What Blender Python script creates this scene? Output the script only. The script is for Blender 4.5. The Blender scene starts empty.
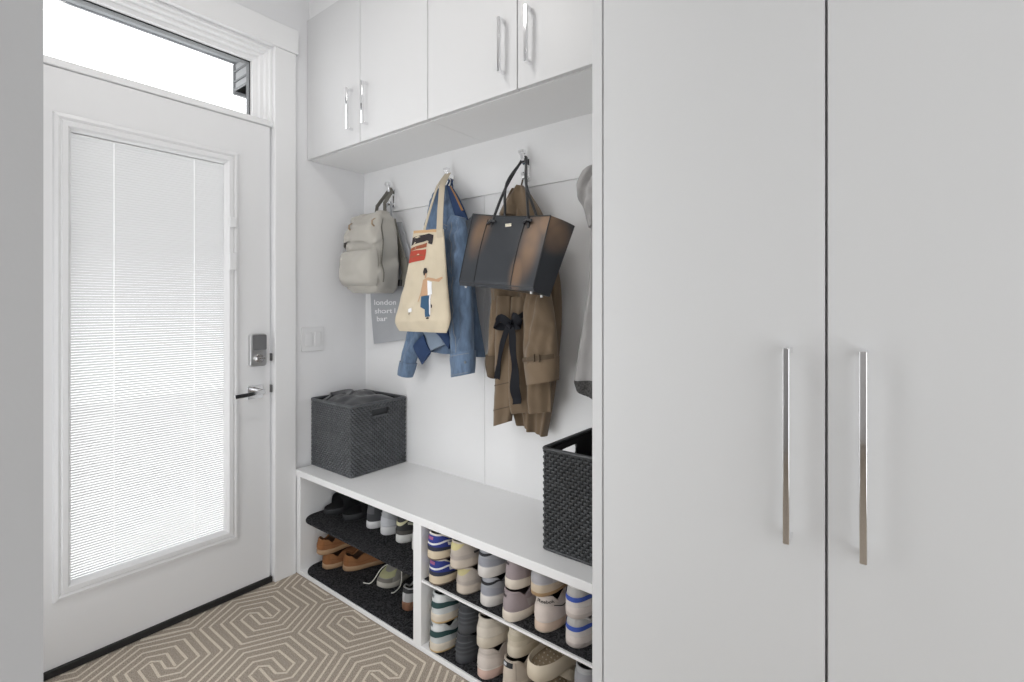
import bpy, bmesh, math, random
from mathutils import Vector, Matrix, noise
R = math.radians
random.seed(7)
scn = bpy.context.scene
COL = scn.collection

# ------------------------------------------------------------------ camera model (metres, floor z = 0)
FPX, CX, HOR, CAMZ = 499.0, 512.0, 306.0, 1.243
YAW = math.atan(.7836)
SN, CS = math.sin(YAW), math.cos(YAW)
def ray(u):
    t = (u-CX)/FPX
    return -SN+CS*t, CS+SN*t
def at_y(u, v, y):
    rx, ry = ray(u); s = y/ry
    return Vector((rx*s, y, CAMZ+(HOR-v)*s/FPX))
def at_x(u, v, x):
    rx, ry = ray(u); s = x/rx
    return Vector((x, ry*s, CAMZ+(HOR-v)*s/FPX))
def at_z(u, v, z):
    rx, ry = ray(u); s = (CAMZ-z)*FPX/(v-HOR)
    return Vector((rx*s, ry*s, z))

# ------------------------------------------------------------------ materials
MATS = {}
def mat(name, col, rough=.5, metal=0., bump=0., bscale=60., var=0., vscale=8., spec=.5, sheen=0., stretch=None):
    if name in MATS: return MATS[name]
    m = bpy.data.materials.new(name); m.use_nodes = True
    nt = m.node_tree; b = nt.nodes['Principled BSDF']
    b.inputs['Base Color'].default_value = (*col, 1)
    b.inputs['Roughness'].default_value = rough
    b.inputs['Metallic'].default_value = metal
    b.inputs['Specular IOR Level'].default_value = spec
    if sheen:
        b.inputs['Sheen Weight'].default_value = sheen
    if bump or var:
        tc = nt.nodes.new('ShaderNodeTexCoord'); out = tc.outputs['Object']
        if stretch:
            mp = nt.nodes.new('ShaderNodeMapping'); mp.inputs['Scale'].default_value = stretch
            nt.links.new(out, mp.inputs[0]); out = mp.outputs[0]
    if bump:
        n = nt.nodes.new('ShaderNodeTexNoise'); n.inputs['Scale'].default_value = bscale; n.inputs['Detail'].default_value = 3
        nt.links.new(out, n.inputs['Vector'])
        bp = nt.nodes.new('ShaderNodeBump'); bp.inputs['Strength'].default_value = bump; bp.inputs['Distance'].default_value = .004
        nt.links.new(n.outputs['Fac'], bp.inputs['Height']); nt.links.new(bp.outputs[0], b.inputs['Normal'])
    if var:
        n = nt.nodes.new('ShaderNodeTexNoise'); n.inputs['Scale'].default_value = vscale; n.inputs['Detail'].default_value = 4
        nt.links.new(out, n.inputs['Vector'])
        rp = nt.nodes.new('ShaderNodeValToRGB')
        rp.color_ramp.elements[0].position = .3; rp.color_ramp.elements[1].position = .7
        rp.color_ramp.elements[0].color = (*[max(0, c*(1-var)) for c in col], 1)
        rp.color_ramp.elements[1].color = (*[min(1, c*(1+var)) for c in col], 1)
        nt.links.new(n.outputs['Fac'], rp.inputs[0]); nt.links.new(rp.outputs[0], b.inputs['Base Color'])
    MATS[name] = m
    return m
def srgb(r, g, b):
    f = lambda c: (c/255/12.92) if c/255 <= .04045 else ((c/255+.055)/1.055)**2.4
    return (f(r), f(g), f(b))
WALLP = mat('wall_paint', (.79, .79, .80), .85, bump=.04, bscale=220)
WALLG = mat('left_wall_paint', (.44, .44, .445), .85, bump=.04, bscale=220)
TRIMP = mat('trim_paint', (.82, .82, .822), .4)
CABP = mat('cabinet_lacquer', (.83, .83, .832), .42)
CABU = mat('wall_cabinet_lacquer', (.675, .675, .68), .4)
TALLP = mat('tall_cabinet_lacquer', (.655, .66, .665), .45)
CEILP = mat('ceiling_paint', (.82, .82, .82), .9)
DOORP = mat('door_paint', (.79, .79, .795), .38)
CHROME = mat('chrome', (.86, .86, .87), .07, 1)
SATIN = mat('satin_nickel', (.62, .62, .62), .3, 1)
DARKG = mat('dark_glass', (.05, .05, .055), .15)
BLACKR = mat('black_rubber', (.012, .012, .012), .6)
WICKERB = mat('jet_black_wicker', srgb(54, 56, 58), .36, var=.3, vscale=40)
WICKER = mat('black_wicker', srgb(82, 84, 87), .38, var=.3, vscale=40)
WICKLIN = mat('wicker_core', (.012, .012, .013), .7)

def glass_mat():
    m = bpy.data.materials.new('window_glass'); m.use_nodes = True
    nt = m.node_tree; nt.nodes.clear()
    o = nt.nodes.new('ShaderNodeOutputMaterial'); mx = nt.nodes.new('ShaderNodeMixShader')
    tr = nt.nodes.new('ShaderNodeBsdfTransparent'); tr.inputs[0].default_value = (.975, .975, .975, 1)
    gl = nt.nodes.new('ShaderNodeBsdfGlossy'); gl.inputs['Roughness'].default_value = .02
    fr = nt.nodes.new('ShaderNodeFresnel'); fr.inputs[0].default_value = 1.45
    ge = nt.nodes.new('ShaderNodeNewGeometry'); sb = nt.nodes.new('ShaderNodeMath'); sb.operation = 'SUBTRACT'; sb.inputs[0].default_value = 1
    nt.links.new(ge.outputs['Backfacing'], sb.inputs[1]); mu = nt.nodes.new('ShaderNodeMath'); mu.operation = 'MULTIPLY'
    nt.links.new(fr.outputs[0], mu.inputs[0]); nt.links.new(sb.outputs[0], mu.inputs[1])
    nt.links.new(mu.outputs[0], mx.inputs[0]); nt.links.new(tr.outputs[0], mx.inputs[1]); nt.links.new(gl.outputs[0], mx.inputs[2])
    nt.links.new(mx.outputs[0], o.inputs[0])
    return m
GLASS = glass_mat()
def blind_mat():
    m = bpy.data.materials.new('blind_slat'); m.use_nodes = True
    nt = m.node_tree; nt.nodes.clear()
    o = nt.nodes.new('ShaderNodeOutputMaterial'); mx = nt.nodes.new('ShaderNodeMixShader'); mx.inputs[0].default_value = .19
    d = nt.nodes.new('ShaderNodeBsdfDiffuse'); d.inputs[0].default_value = (.75, .75, .75, 1)
    t = nt.nodes.new('ShaderNodeBsdfTranslucent'); t.inputs[0].default_value = (.75, .75, .75, 1)
    nt.links.new(d.outputs[0], mx.inputs[1]); nt.links.new(t.outputs[0], mx.inputs[2]); nt.links.new(mx.outputs[0], o.inputs[0])
    return m
BLIND = blind_mat()
def carpet_mat(name, c0, c1, sc=260., big=3.):
    m = bpy.data.materials.new(name); m.use_nodes = True
    nt = m.node_tree; b = nt.nodes['Principled BSDF']; b.inputs['Roughness'].default_value = .95; b.inputs['Specular IOR Level'].default_value = .1
    tc = nt.nodes.new('ShaderNodeTexCoord')
    n = nt.nodes.new('ShaderNodeTexNoise'); n.inputs['Scale'].default_value = sc; n.inputs['Detail'].default_value = 2
    nt.links.new(tc.outputs['Object'], n.inputs['Vector'])
    rp = nt.nodes.new('ShaderNodeValToRGB'); rp.color_ramp.elements[0].position = .35; rp.color_ramp.elements[1].position = .66
    rp.color_ramp.elements[0].color = (*c0, 1); rp.color_ramp.elements[1].color = (*c1, 1)
    nt.links.new(n.outputs['Fac'], rp.inputs[0]); nt.links.new(rp.outputs[0], b.inputs['Base Color'])
    bp = nt.nodes.new('ShaderNodeBump'); bp.inputs['Strength'].default_value = .5; bp.inputs['Distance'].default_value = .004
    nt.links.new(n.outputs['Fac'], bp.inputs['Height']); nt.links.new(bp.outputs[0], b.inputs['Normal'])
    return m
CARPET = carpet_mat('carpet_ground', srgb(143, 132, 120), srgb(187, 175, 161))
CARPETL = carpet_mat('carpet_line', srgb(202, 191, 176), srgb(226, 216, 201))
MATB = carpet_mat('black_ribbed_mat', (.006, .006, .007), (.06, .06, .064), 170)

# ------------------------------------------------------------------ object plumbing
def wloc(o):
    l = Vector((0, 0, 0))
    while o is not None:
        l = l+o.location; o = o.parent
    return l
def tag(o, label=None, cat=None, group=None, kind=None):
    if label: o['label'] = label
    if cat: o['category'] = cat
    if group: o['group'] = group
    if kind: o['kind'] = kind
    return o
def thing(name, label, cat, loc=(0, 0, 0), rz=0, group=None, kind=None):
    o = bpy.data.objects.new(name, None); o.empty_display_size = .05; COL.objects.link(o)
    o.location = loc; o.rotation_euler = (0, 0, rz)
    return tag(o, label, cat, group, kind)
def copy_tree(o, parent=None):
    c = o.copy(); COL.objects.link(c)
    if parent is not None:
        c.parent = parent
    for ch in list(o.children):
        copy_tree(ch, c)
    return c

class MB:
    def __init__(s): s.v = []; s.f = []; s.m = []
    def add(s, vs, fs, mi=0):
        b = len(s.v); s.v += [tuple(p) for p in vs]
        for f in fs: s.f.append(tuple(i+b for i in f)); s.m.append(mi)
        return s
    def box(s, x0, x1, y0, y1, z0, z1, mi=0):
        vs = [(x, y, z) for z in (z0, z1) for y in (y0, y1) for x in (x0, x1)]
        return s.add(vs, [(0, 2, 3, 1), (4, 5, 7, 6), (0, 1, 5, 4), (2, 6, 7, 3), (0, 4, 6, 2), (1, 3, 7, 5)], mi)
    def grid(s, fn, nu, nv, mi=0, cu=False, flip=False):
        vs = [fn(i/(nu if cu else nu-1), j/(nv-1)) for j in range(nv) for i in range(nu)]
        fs = []
        for j in range(nv-1):
            for i in range(nu if cu else nu-1):
                a, b = j*nu+i, j*nu+(i+1) % nu
                q = (a, b, b+nu, a+nu)
                fs.append(q[::-1] if flip else q)
        return s.add(vs, fs, mi)
    def tube(s, pts, r, n=8, closed=False, mi=0, flat=1., cap=True):
        pts = [Vector(p) for p in pts]; N = len(pts)
        rr = r if isinstance(r, (list, tuple)) else [r]*N
        vs = []; ref = None
        for i, p in enumerate(pts):
            if closed: t = pts[(i+1) % N]-pts[i-1]
            else: t = pts[min(i+1, N-1)]-pts[max(i-1, 0)]
            if t.length < 1e-9: t = Vector((0, 0, 1))
            t.normalize()
            if ref is None:
                ref = Vector((0, 0, 1)) if abs(t.z) < .9 else Vector((1, 0, 0))
            a = ref-t*ref.dot(t)
            if a.length < 1e-6: a = Vector((1, 0, 0))-t*t.x
            a.normalize(); ref = a; b = t.cross(a)
            for k in range(n):
                an = 2*math.pi*k/n
                vs.append(p+a*(rr[i]*math.cos(an))+b*(rr[i]*flat*math.sin(an)))
        fs = []
        for i in range(N if closed else N-1):
            for k in range(n):
                a = i*n+k; b = i*n+(k+1) % n; c = ((i+1) % N)*n
                fs.append((a, b, c+(k+1) % n, c+k))
        if cap and not closed:
            fs.append(tuple(range(n))[::-1]); fs.append(tuple((N-1)*n+k for k in range(n)))
        return s.add(vs, fs, mi)
    def ribbon(s, pts, w, th, side, mi=0):
        """flat strap: pts centre line, side = direction across the width (Vector or list)"""
        pts = [Vector(p) for p in pts]; N = len(pts); vs = []
        for i, p in enumerate(pts):
            t = (pts[min(i+1, N-1)]-pts[max(i-1, 0)]).normalized()
            sd = Vector(side[i] if isinstance(side, list) else side); sd = (sd-t*sd.dot(t)).normalized()
            nn = t.cross(sd)
            ww = w[i] if isinstance(w, (list, tuple)) else w
            for a, b in ((-1, -1), (1, -1), (1, 1), (-1, 1)):
                vs.append(p+sd*(a*ww/2)+nn*(b*th/2))
        fs = []
        for i in range(N-1):
            for k in range(4):
                fs.append((i*4+k, i*4+(k+1) % 4, (i+1)*4+(k+1) % 4, (i+1)*4+k))
        fs.append((3, 2, 1, 0)); fs.append(tuple((N-1)*4+k for k in range(4)))
        return s.add(vs, fs, mi)
    def build(s, name, mats, parent=None, smooth=40, bevel=0, sub=0, seg=2):
        if not isinstance(mats, (list, tuple)): mats = [mats]
        off = wloc(parent)
        me = bpy.data.meshes.new(name)
        me.from_pydata([(p[0]-off.x, p[1]-off.y, p[2]-off.z) for p in s.v], [], s.f)
        for m in mats: me.materials.append(m)
        for p, mi in zip(me.polygons, s.m): p.material_index = mi
        bm = bmesh.new(); bm.from_mesh(me); bmesh.ops.recalc_face_normals(bm, faces=bm.faces); bm.to_mesh(me); bm.free()
        if smooth:
            me.polygons.foreach_set('use_smooth', [True]*len(me.polygons))
            me.set_sharp_from_angle(angle=R(smooth))
        me.update()
        o = bpy.data.objects.new(name, me); COL.objects.link(o)
        if parent is not None: o.parent = parent
        if bevel:
            md = o.modifiers.new('bevel', 'BEVEL'); md.width = bevel; md.segments = seg; md.limit_method = 'ANGLE'; md.angle_limit = R(50)
        if sub:
            md = o.modifiers.new('sub', 'SUBSURF'); md.levels = sub; md.render_levels = sub
        return o
def boxo(name, b, m, parent=None, bevel=.002, **k):
    mb = MB()
    for q in (b if isinstance(b[0], (list, tuple)) else [b]): mb.box(*q)
    return mb.build(name, m, parent, bevel=bevel, **k)
def structure(name, b, m, bevel=.0, **k):
    return tag(boxo(name, b, m, None, bevel=bevel, **k), kind='structure')

def interp(x, xs, ys):
    if x <= xs[0]: return ys[0]
    for i in range(len(xs)-1):
        if x <= xs[i+1]:
            t = (x-xs[i])/(xs[i+1]-xs[i]); t = t*t*(3-2*t)
            return ys[i]+(ys[i+1]-ys[i])*t
    return ys[-1]
def catmull(pts, t):
    n = len(pts)-1; f = t*n; i = min(int(f), n-1); f -= i
    P = [Vector(pts[max(0, min(n, k))]) for k in (i-1, i, i+1, i+2)]
    return .5*((2*P[1])+(P[2]-P[0])*f+(2*P[0]-5*P[1]+4*P[2]-P[3])*f*f+(3*P[1]-P[0]-3*P[2]+P[3])*f**3)
def text_mesh(txt, size):
    cu = bpy.data.curves.new('lettering', 'FONT'); cu.body = txt; cu.size = size; cu.align_x = 'CENTER'; cu.offset = size*.015
    o = bpy.data.objects.new('lettering', cu); COL.objects.link(o)
    dg = bpy.context.evaluated_depsgraph_get(); dg.update()
    me = o.evaluated_get(dg).to_mesh()
    vs = [v.co.copy() for v in me.vertices]; fs = [tuple(p.vertices) for p in me.polygons]
    o.evaluated_get(dg).to_mesh_clear()
    bpy.data.objects.remove(o); bpy.data.curves.remove(cu)
    return vs, fs

# ================================================================== THE ROOM
BT = .484                        # bench top height
XW, YW = -2.24, 1.61            # door wall, bench wall
YC = 1.0                        # face of the tall cabinet
XP = -.5537                     # its left gable
CEIL = 2.74
# floor with its woven pattern
fl = MB()
fl.add([(-2.40, -.02, 0), (-.9, -.02, 0), (-.9, -3.7, 0), (1.32, -3.7, 0), (1.32, 1.63, 0), (-2.40, 1.63, 0)], [(0, 1, 2, 3, 4, 5)], 0)
def strip(mb, pts, w, z, mi):
    P = [Vector(p) for p in pts]; n = len(P); lft = []; rgt = []
    for i in range(n):
        d0 = (P[i]-P[i-1]).normalized() if i else (P[1]-P[0]).normalized()
        d1 = (P[i+1]-P[i]).normalized() if i < n-1 else d0
        n0 = Vector((-d0.y, d0.x)); n1 = Vector((-d1.y, d1.x)); m = (n0+n1)
        m = n0 if m.length < 1e-3 else m.normalized()
        k = min(2.2, 1/max(.3, m.dot(n0)))
        lft.append(P[i]+m*(w/2*k)); rgt.append(P[i]-m*(w/2*k))
    vs = [(p.x, p.y, z) for p in lft+rgt]
    mb.add(vs, [(i, n+i, n+i+1, i+1) for i in range(n-1)], mi)
ALPHA = [(0, 0), (.028, -.001), (.052, .022), (.031, .062), (-.077, .061), (-.124, -.025), (-.067, -.122), (.118, -.125), (.194, .027), (.098, .185)]
BETA = [(-.040, -.024), (.056, -.028), (.088, .024), (.050, .094), (-.094, .096), (-.161, -.023), (-.083, -.157), (.111, -.155)]
E1, E2 = Vector((.320, .222)), Vector((.333, -.118))
C0 = Vector((-2.03, .955))
def clip_poly(pts, lo, hi):
    """pieces of a polyline inside the room rectangle"""
    out = []; cur = []
    for a, b in zip(pts[:-1], pts[1:]):
        n = max(2, int((b-a).length/.004)); seg = []
        t0, t1 = 0., 1.; ok = True; d = b-a
        for k in (0, 1):
            if abs(d[k]) < 1e-9:
                if a[k] < lo[k] or a[k] > hi[k]: ok = False
            else:
                u0 = (lo[k]-a[k])/d[k]; u1 = (hi[k]-a[k])/d[k]
                if u0 > u1: u0, u1 = u1, u0
                t0 = max(t0, u0); t1 = min(t1, u1)
        if not ok or t0 >= t1:
            if len(cur) > 1: out.append(cur)
            cur = []; continue
        p, q = a+d*t0, a+d*t1
        if cur and (cur[-1]-p).length < 1e-6: cur.append(q)
        else:
            if len(cur) > 1: out.append(cur)
            cur = [p, q]
        if t1 < 1:
            out.append(cur); cur = []
    if len(cur) > 1: out.append(cur)
    return out
LO, HI = (-2.232, .125), (1.4, 1.205)
for i in range(-12, 16):
    for j in range(-12, 16):
        c = C0+E1*i+E2*j
        if not (-2.6 < c.x < 1.7 and -1.5 < c.y < 1.6): continue
        for sgn in (1, -1):
            for poly in (ALPHA, BETA):
                for pc in clip_poly([c+Vector(p)*sgn for p in poly], LO, HI):
                    strip(fl, pc, .0085, .0006, 1)
tag(fl.build('floor', [CARPET, CARPETL], smooth=0), kind='structure')

# walls
DY0, DY1 = .236, 1.095          # door leaf
structure('wall_door', [(XW-.14, XW, .1205, DY0-.012, 0, CEIL), (XW-.14, XW, DY1+.012, YW+.12, 0, CEIL),
                        (XW-.14, XW, DY0-.012, DY1+.012, 2.408, CEIL)], WALLP)
structure('wall_bench', (XW-.14, 1.3, YW, YW+.12, 0, CEIL), WALLP)
WX0, WX1, WZ0, WZ1 = -2.16, -.94, .06, 1.84       # window added in the unseen left wall, puts daylight on the bench
structure('wall_left', [(XW-.14, WX0, -.02, .120, 0, CEIL), (WX1, -.7865, -.02, .120, 0, CEIL), (WX0, WX1, -.02, .120, 0, WZ0), (WX0, WX1, -.02, .120, WZ1, CEIL)], WALLP)
structure('added_wall_end_skin', (-.7863, -.783, -.02, .120, 0, CEIL), WALLG)  # grey skin added over the wall end; unseen face kept pale to bounce light
structure('wall_hall', [(-.923, -.783, -3.6, -.0205, 0, CEIL)], WALLG)
HX0, HX1, HZ0, HZ1 = .1, .6, 1.0, 1.9  # added window opening in the unseen back wall, lets fill light in
structure('wall_back', [(-.923, HX0, -3.72, -3.6, 0, CEIL), (HX1, 1.42, -3.72, -3.6, 0, CEIL),
                        (HX0, HX1, -3.72, -3.6, 0, HZ0), (HX0, HX1, -3.72, -3.6, HZ1, CEIL)], WALLP)
XE, VY0, VY1, VZ0, VZ1 = 1.3, -1.5, .70, .06, 2.2  # added window opening in the unseen right wall, lights the door side
structure('wall_right', [(XE, XE+.12, -3.6, VY0, 0, CEIL), (XE, XE+.12, VY1, YW+.12, 0, CEIL), (XE, XE+.12, VY0, VY1, 0, VZ0), (XE, XE+.12, VY0, VY1, VZ1, CEIL)], WALLP)
structure('ceiling', [(XW-.14, 1.42, -.02, YW+.12, CEIL, CEIL+.1), (-.923, 1.42, -3.72, -.0205, CEIL, CEIL+.1)], CEILP)
mx = (WX0+WX1)/2
for nm, bars, gl in (('added_window_2', [(x-.03, x+.03, -3.69, -3.62, HZ0, HZ1) for x in (HX0+.03, (HX0+HX1)/2, HX1-.03)]+[(HX0, HX1, -3.69, -3.62, HZ0, HZ0+.06), (HX0, HX1, -3.69, -3.62, HZ1-.06, HZ1)], (HX0, HX1, -3.655, -3.650, HZ0, HZ1)),
                     ('added_window_3', [(x-.025, x+.025, .01, .08, WZ0, WZ1) for x in (WX0+.025, WX1-.025)]+[(WX0, WX1, .01, .08, z-.025, z+.025) for z in (WZ0+.025, WZ1-.025)], (WX0, WX1, .043, .047, WZ0, WZ1)),
                     ('added_window_4', [(XE+.04, XE+.10, y-.03, y+.03, VZ0, VZ1) for y in (VY0+.03, (VY0+VY1)/2, VY1-.03)]+[(XE+.04, XE+.10, VY0, VY1, z-.03, z+.03) for z in (VZ0+.03, VZ1-.03)], (XE+.068, XE+.072, VY0, VY1, VZ0, VZ1))):
    w = structure(nm, bars, TRIMP)  # frames of the added windows, all unseen, placed as daylight sources
    boxo('pane', gl, GLASS, w, bevel=0)
# casing, head, jambs, baseboard
structure('trim_1', [(XW-.13, XW+.020, DY1+.013, 1.207, 0, 2.411), (XW-.13, XW+.020, .138, DY0-.013, 0, 2.411)], TRIMP, bevel=.003)
structure('trim_2', [(XW, XW+.026, .122, 1.217, 2.411, 2.524)], TRIMP, bevel=.003)
structure('trim_3', [(XW-.12, XW+.004, DY0-.012, DY1+.012, 2.049, 2.076)], TRIMP, bevel=.004)
structure('baseboard_door', [(XW, XW+.014, 1.207, YW, 0, .150)], TRIMP, bevel=.004)

# transom window: stepped frame and pane
TY0, TY1, TZ0, TZ1 = .322, 1.010, 2.076, 2.313
tw = MB()
y0, y1, z1 = DY0-.012, DY1+.012, 2.408
steps = [(0.0, -.004), (.010, -.004), (.012, -.018), (.022, -.022), (.025, -.040), (.036, -.044), (.039, -.062), (.055, -.070), (.057, -.085)]
prof = []
for (d, x) in steps:
    prof.append((d, XW+x))
def fring(d, x):
    return [(x, y1-d, TZ0-.002), (x, y1-d, z1-d), (x, y0+d, z1-d), (x, y0+d, TZ0-.002)]
for (d0, x0), (d1, x1) in zip(prof[:-1], prof[1:]):
    a, b = fring(d0, x0), fring(d1, x1)
    tw.add(a+b, [(k, k+1, 5+k, 4+k) for k in range(3)])
tw.box(XW-.12, XW-.085, y1-.060, y1, TZ0, z1); tw.box(XW-.12, XW-.085, y0, y0+.060, TZ0, z1); tw.box(XW-.12, XW-.085, y0, y1, z1-.058, z1)
tr = tag(tw.build('window_1', TRIMP, smooth=20), kind='structure')
boxo('pane', (XW-.100, XW-.095, y0+.064, y1-.0625, TZ0-.002, z1-.0622), GLASS, tr, bevel=0)
sp = MB(); zz = z1-.0585; yy = y1-.059
sp.box(XW-.121, XW-.0905, yy-.003, yy, TZ0, zz); sp.box(XW-.121, XW-.0905, y0+.058, yy, zz-.003, zz)
sp.build('glazing_reveal', mat('grey_reveal', (.22, .225, .23), .8, spec=.1), tr)
sp = MB(); sp.box(XW-.090, XW-.086, yy-.0035, yy, TZ0, zz); sp.box(XW-.090, XW-.086, y0+.058, yy, zz-.0035, zz)
sp.build('glazing_bead', mat('grey_gasket', (.02, .02, .022), .8, spec=.05), tr)

# door leaf
dr = thing('door_1', None, None, (XW, (DY0+DY1)/2, 0), kind='structure')
GY0, GY1, GZ0, GZ1 = .4155, .907, .300, 1.843
FY0, FY1, FZ0, FZ1 = .366, .962, .245, 1.898
XL = XW-.004                    # room-side skin of the leaf
lf = MB()
for b in ((DY0, GY0-.03, .027, 2.047), (GY1+.03, DY1, .027, 2.047), (GY0-.03, GY1+.03, .027, GZ0-.02), (GY0-.03, GY1+.03, GZ1+.02, 2.047)):
    lf.box(XL-.045, XL, *b)
lf.build('leaf', DOORP, dr)
gf = MB()
steps = [(0, 0), (.004, .010), (.014, .013), (.022, .008), (.026, .014), (.040, .014), (.046, .006), (.050, -.004), (.052, -.012)]
def gring(d, x):
    dl = d/.052
    a0 = FY0+(GY0-FY0)*dl; a1 = FY1+(GY1-FY1)*dl; b0 = FZ0+(GZ0-FZ0)*dl; b1 = FZ1+(GZ1-FZ1)*dl
    return [(XL+x, a0, b0), (XL+x, a1, b0), (XL+x, a1, b1), (XL+x, a0, b1)]
for (d0, x0), (d1, x1) in zip(steps[:-1], steps[1:]):
    gf.add(gring(d0, x0)+gring(d1, x1), [(k, (k+1) % 4, 4+(k+1) % 4, 4+k) for k in range(4)])
gfo = gf.build('glass_frame', DOORP, dr, smooth=20)
boxo('pane', [(XL-.014, XL-.012, GY0-.03, GY1+.03, GZ0-.02, GZ1+.02), (XL-.040, XL-.038, GY0-.03, GY1+.03, GZ0-.02, GZ1+.02)], GLASS, dr, bevel=0)
bl = MB()
PITCH, SW, TILT = .0093, .0106, R(55)
zc = GZ0-.010; k = 0
while zc < GZ1-.001:
    c, s_ = math.cos(TILT)*SW/2, math.sin(TILT)*SW/2
    pts = []
    for q in (-1, -.5, 0, .5, 1):
        cr = (1-q*q)*.0012
        pts.append((XL-.026+q*c+cr*math.sin(TILT), zc+q*s_-cr*math.cos(TILT)))   # inner edge up, outer edge down
    for ya, yb_ in ((GY0-.026, .5377), (.5383, .7997), (.8003, GY1+.026)):
        vs = [(p[0], y, p[1]) for y in (ya, yb_) for p in pts]
        bl.add(vs, [(i, i+1, 6+i, 5+i) for i in range(4)])
    zc += PITCH; k += 1
blo = bl.build('blind', BLIND, dr, smooth=60)
mc = MB()
for yy in (.538, .800):
    mc.tube([(XL-.0185, yy, GZ0), (XL-.0185, yy, GZ1)], .0007, 5)
mc.build('ladder_cord', mat('blind_cord', (.9, .9, .9), .6), blo)
boxo('blind_rail', (XL-.034, XL-.018, GY0-.026, GY1+.026, zc-PITCH+.0049, GZ1+.019), TRIMP, blo)
tk = MB()
tk.box(XL+.006, XL+.0075, .9285, .9315, .9, 1.86)
tk.build('slider_track', DOORP, gfo)
boxo('blind_slider', (XL+.012, XL+.026, .918, .944, 1.575, 1.618), DOORP, gfo, bevel=.002)
boxo('blind_slider', (XL+.012, XL+.026, .916, .944, 1.395, 1.468), DOORP, gfo, bevel=.002)
boxo('door_sweep', (XW-.045, XW+.006, DY0-.006, DY1+.008, .002, .026), BLACKR, dr)
# keypad lock (inside unit)
def rrect(mb, yc, zc, w, h, x0, x1, r, mi=0, n=5):
    out = []
    for (sy, sz, a0) in ((1, 1, 0), (-1, 1, 90), (-1, -1, 180), (1, -1, 270)):
        for q in range(n+1):
            a = R(a0+90*q/n)
            out.append((yc+sy*(w/2-r)+r*math.cos(a), zc+sz*(h/2-r)+r*math.sin(a)))
    N = len(out)
    vs = [(x0, p[0], p[1]) for p in out]+[(x1, p[0], p[1]) for p in out]
    mb.add(vs, [(i, (i+1) % N, N+(i+1) % N, N+i) for i in range(N)]+[tuple(range(N))[::-1], tuple(range(N, 2*N))], mi)
KL = at_x(258.5, 350, XW+.02)
lk = MB(); rrect(lk, KL.y, KL.z, .070, .142, XL, XL+.026, .012)
lko = lk.build('deadbolt_lock', SATIN, dr, bevel=.003)
lk = MB(); rrect(lk, KL.y+.003, KL.z+.033, .060, .066, XL+.026, XL+.030, .006)
lk.build('battery_cover', mat('smoked_plastic', (.16, .16, .165), .3), lko)
lk = MB(); lk.tube([(XL+.026, KL.y+.002, KL.z-.036), (XL+.034, KL.y+.002, KL.z-.036)], .019, 24)
lk.box(XL+.034, XL+.046, KL.y-.016, KL.y+.020, KL.z-.041, KL.z-.031)
lk.build('thumb_turn', mat('bright_nickel', (.75, .75, .75), .2, 1), lko, bevel=.001)
HL = at_x(257, 392, XW+.02)
hd = MB(); rrect(hd, HL.y, HL.z-.001, .066, .058, XL, XL+.010, .003)
hdo = hd.build('door_handle', CHROME, dr, bevel=.001)
hd = MB(); hd.tube([(XL+.010, HL.y+.008, HL.z+.004), (XL+.050, HL.y+.008, HL.z+.004)], .011, 16)
hd.ribbon([(XL+.055, HL.y+.020, HL.z+.004), (XL+.055, HL.y-.02, HL.z+.002), (XL+.055, HL.y-.06, HL.z-.002), (XL+.053, HL.y-.105, HL.z-.004)], .018, .011, (0, 0, 1))
hd.build('lever', CHROME, hdo, bevel=.001)
for (u, v, h) in ((271.3, 357, .026), (271.3, 388.5, .026)):
    p = at_x(u, v, XW)
    boxo('strike_plate', (XW-.02, XW+.003, DY1+.002, DY1+.010, p.z-.017, p.z+.017), mat('strike_metal', (.15, .15, .15), .35, .8), dr)

# light switch plate on the side wall
swp = thing('light_switch', 'white double light switch plate on the wall beside the door casing', 'light switch', (XW, 1.31, 1.13))
pa, pb = at_x(302, 345, XW), at_x(322.5, 344, XW)
yc, zc = (pa.y+pb.y)/2, at_x(312, 339, XW).z
b = MB(); rrect(b, yc, zc, .116, .116, XW, XW+.006, .006); b.build('plate', mat('switch_white', (.74, .74, .745), .5), swp, bevel=.0015)
for dy in (-.023, .023):
    b = MB(); b.box(XW+.006, XW+.010, yc+dy-.0165, yc+dy+.0165, zc-.033, zc+.033); b.build('rocker', mat('switch_white', (0, 0, 0)), swp, bevel=.002)

# panelling on the bench wall: rail and flat panels with a groove
structure('trim_4', [(XW, XP, YW-.018, YW, 1.713, 1.952)], CABP, bevel=.001)
structure('trim_5', [(XW, -1.404, YW-.008, YW, BT+.0001, 1.74), (-1.4015, XP, YW-.008, YW, BT+.0001, 1.74), (-1.4045, -1.401, YW-.0055, YW, BT+.0001, 1.74)], CABP, bevel=0)

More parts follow.
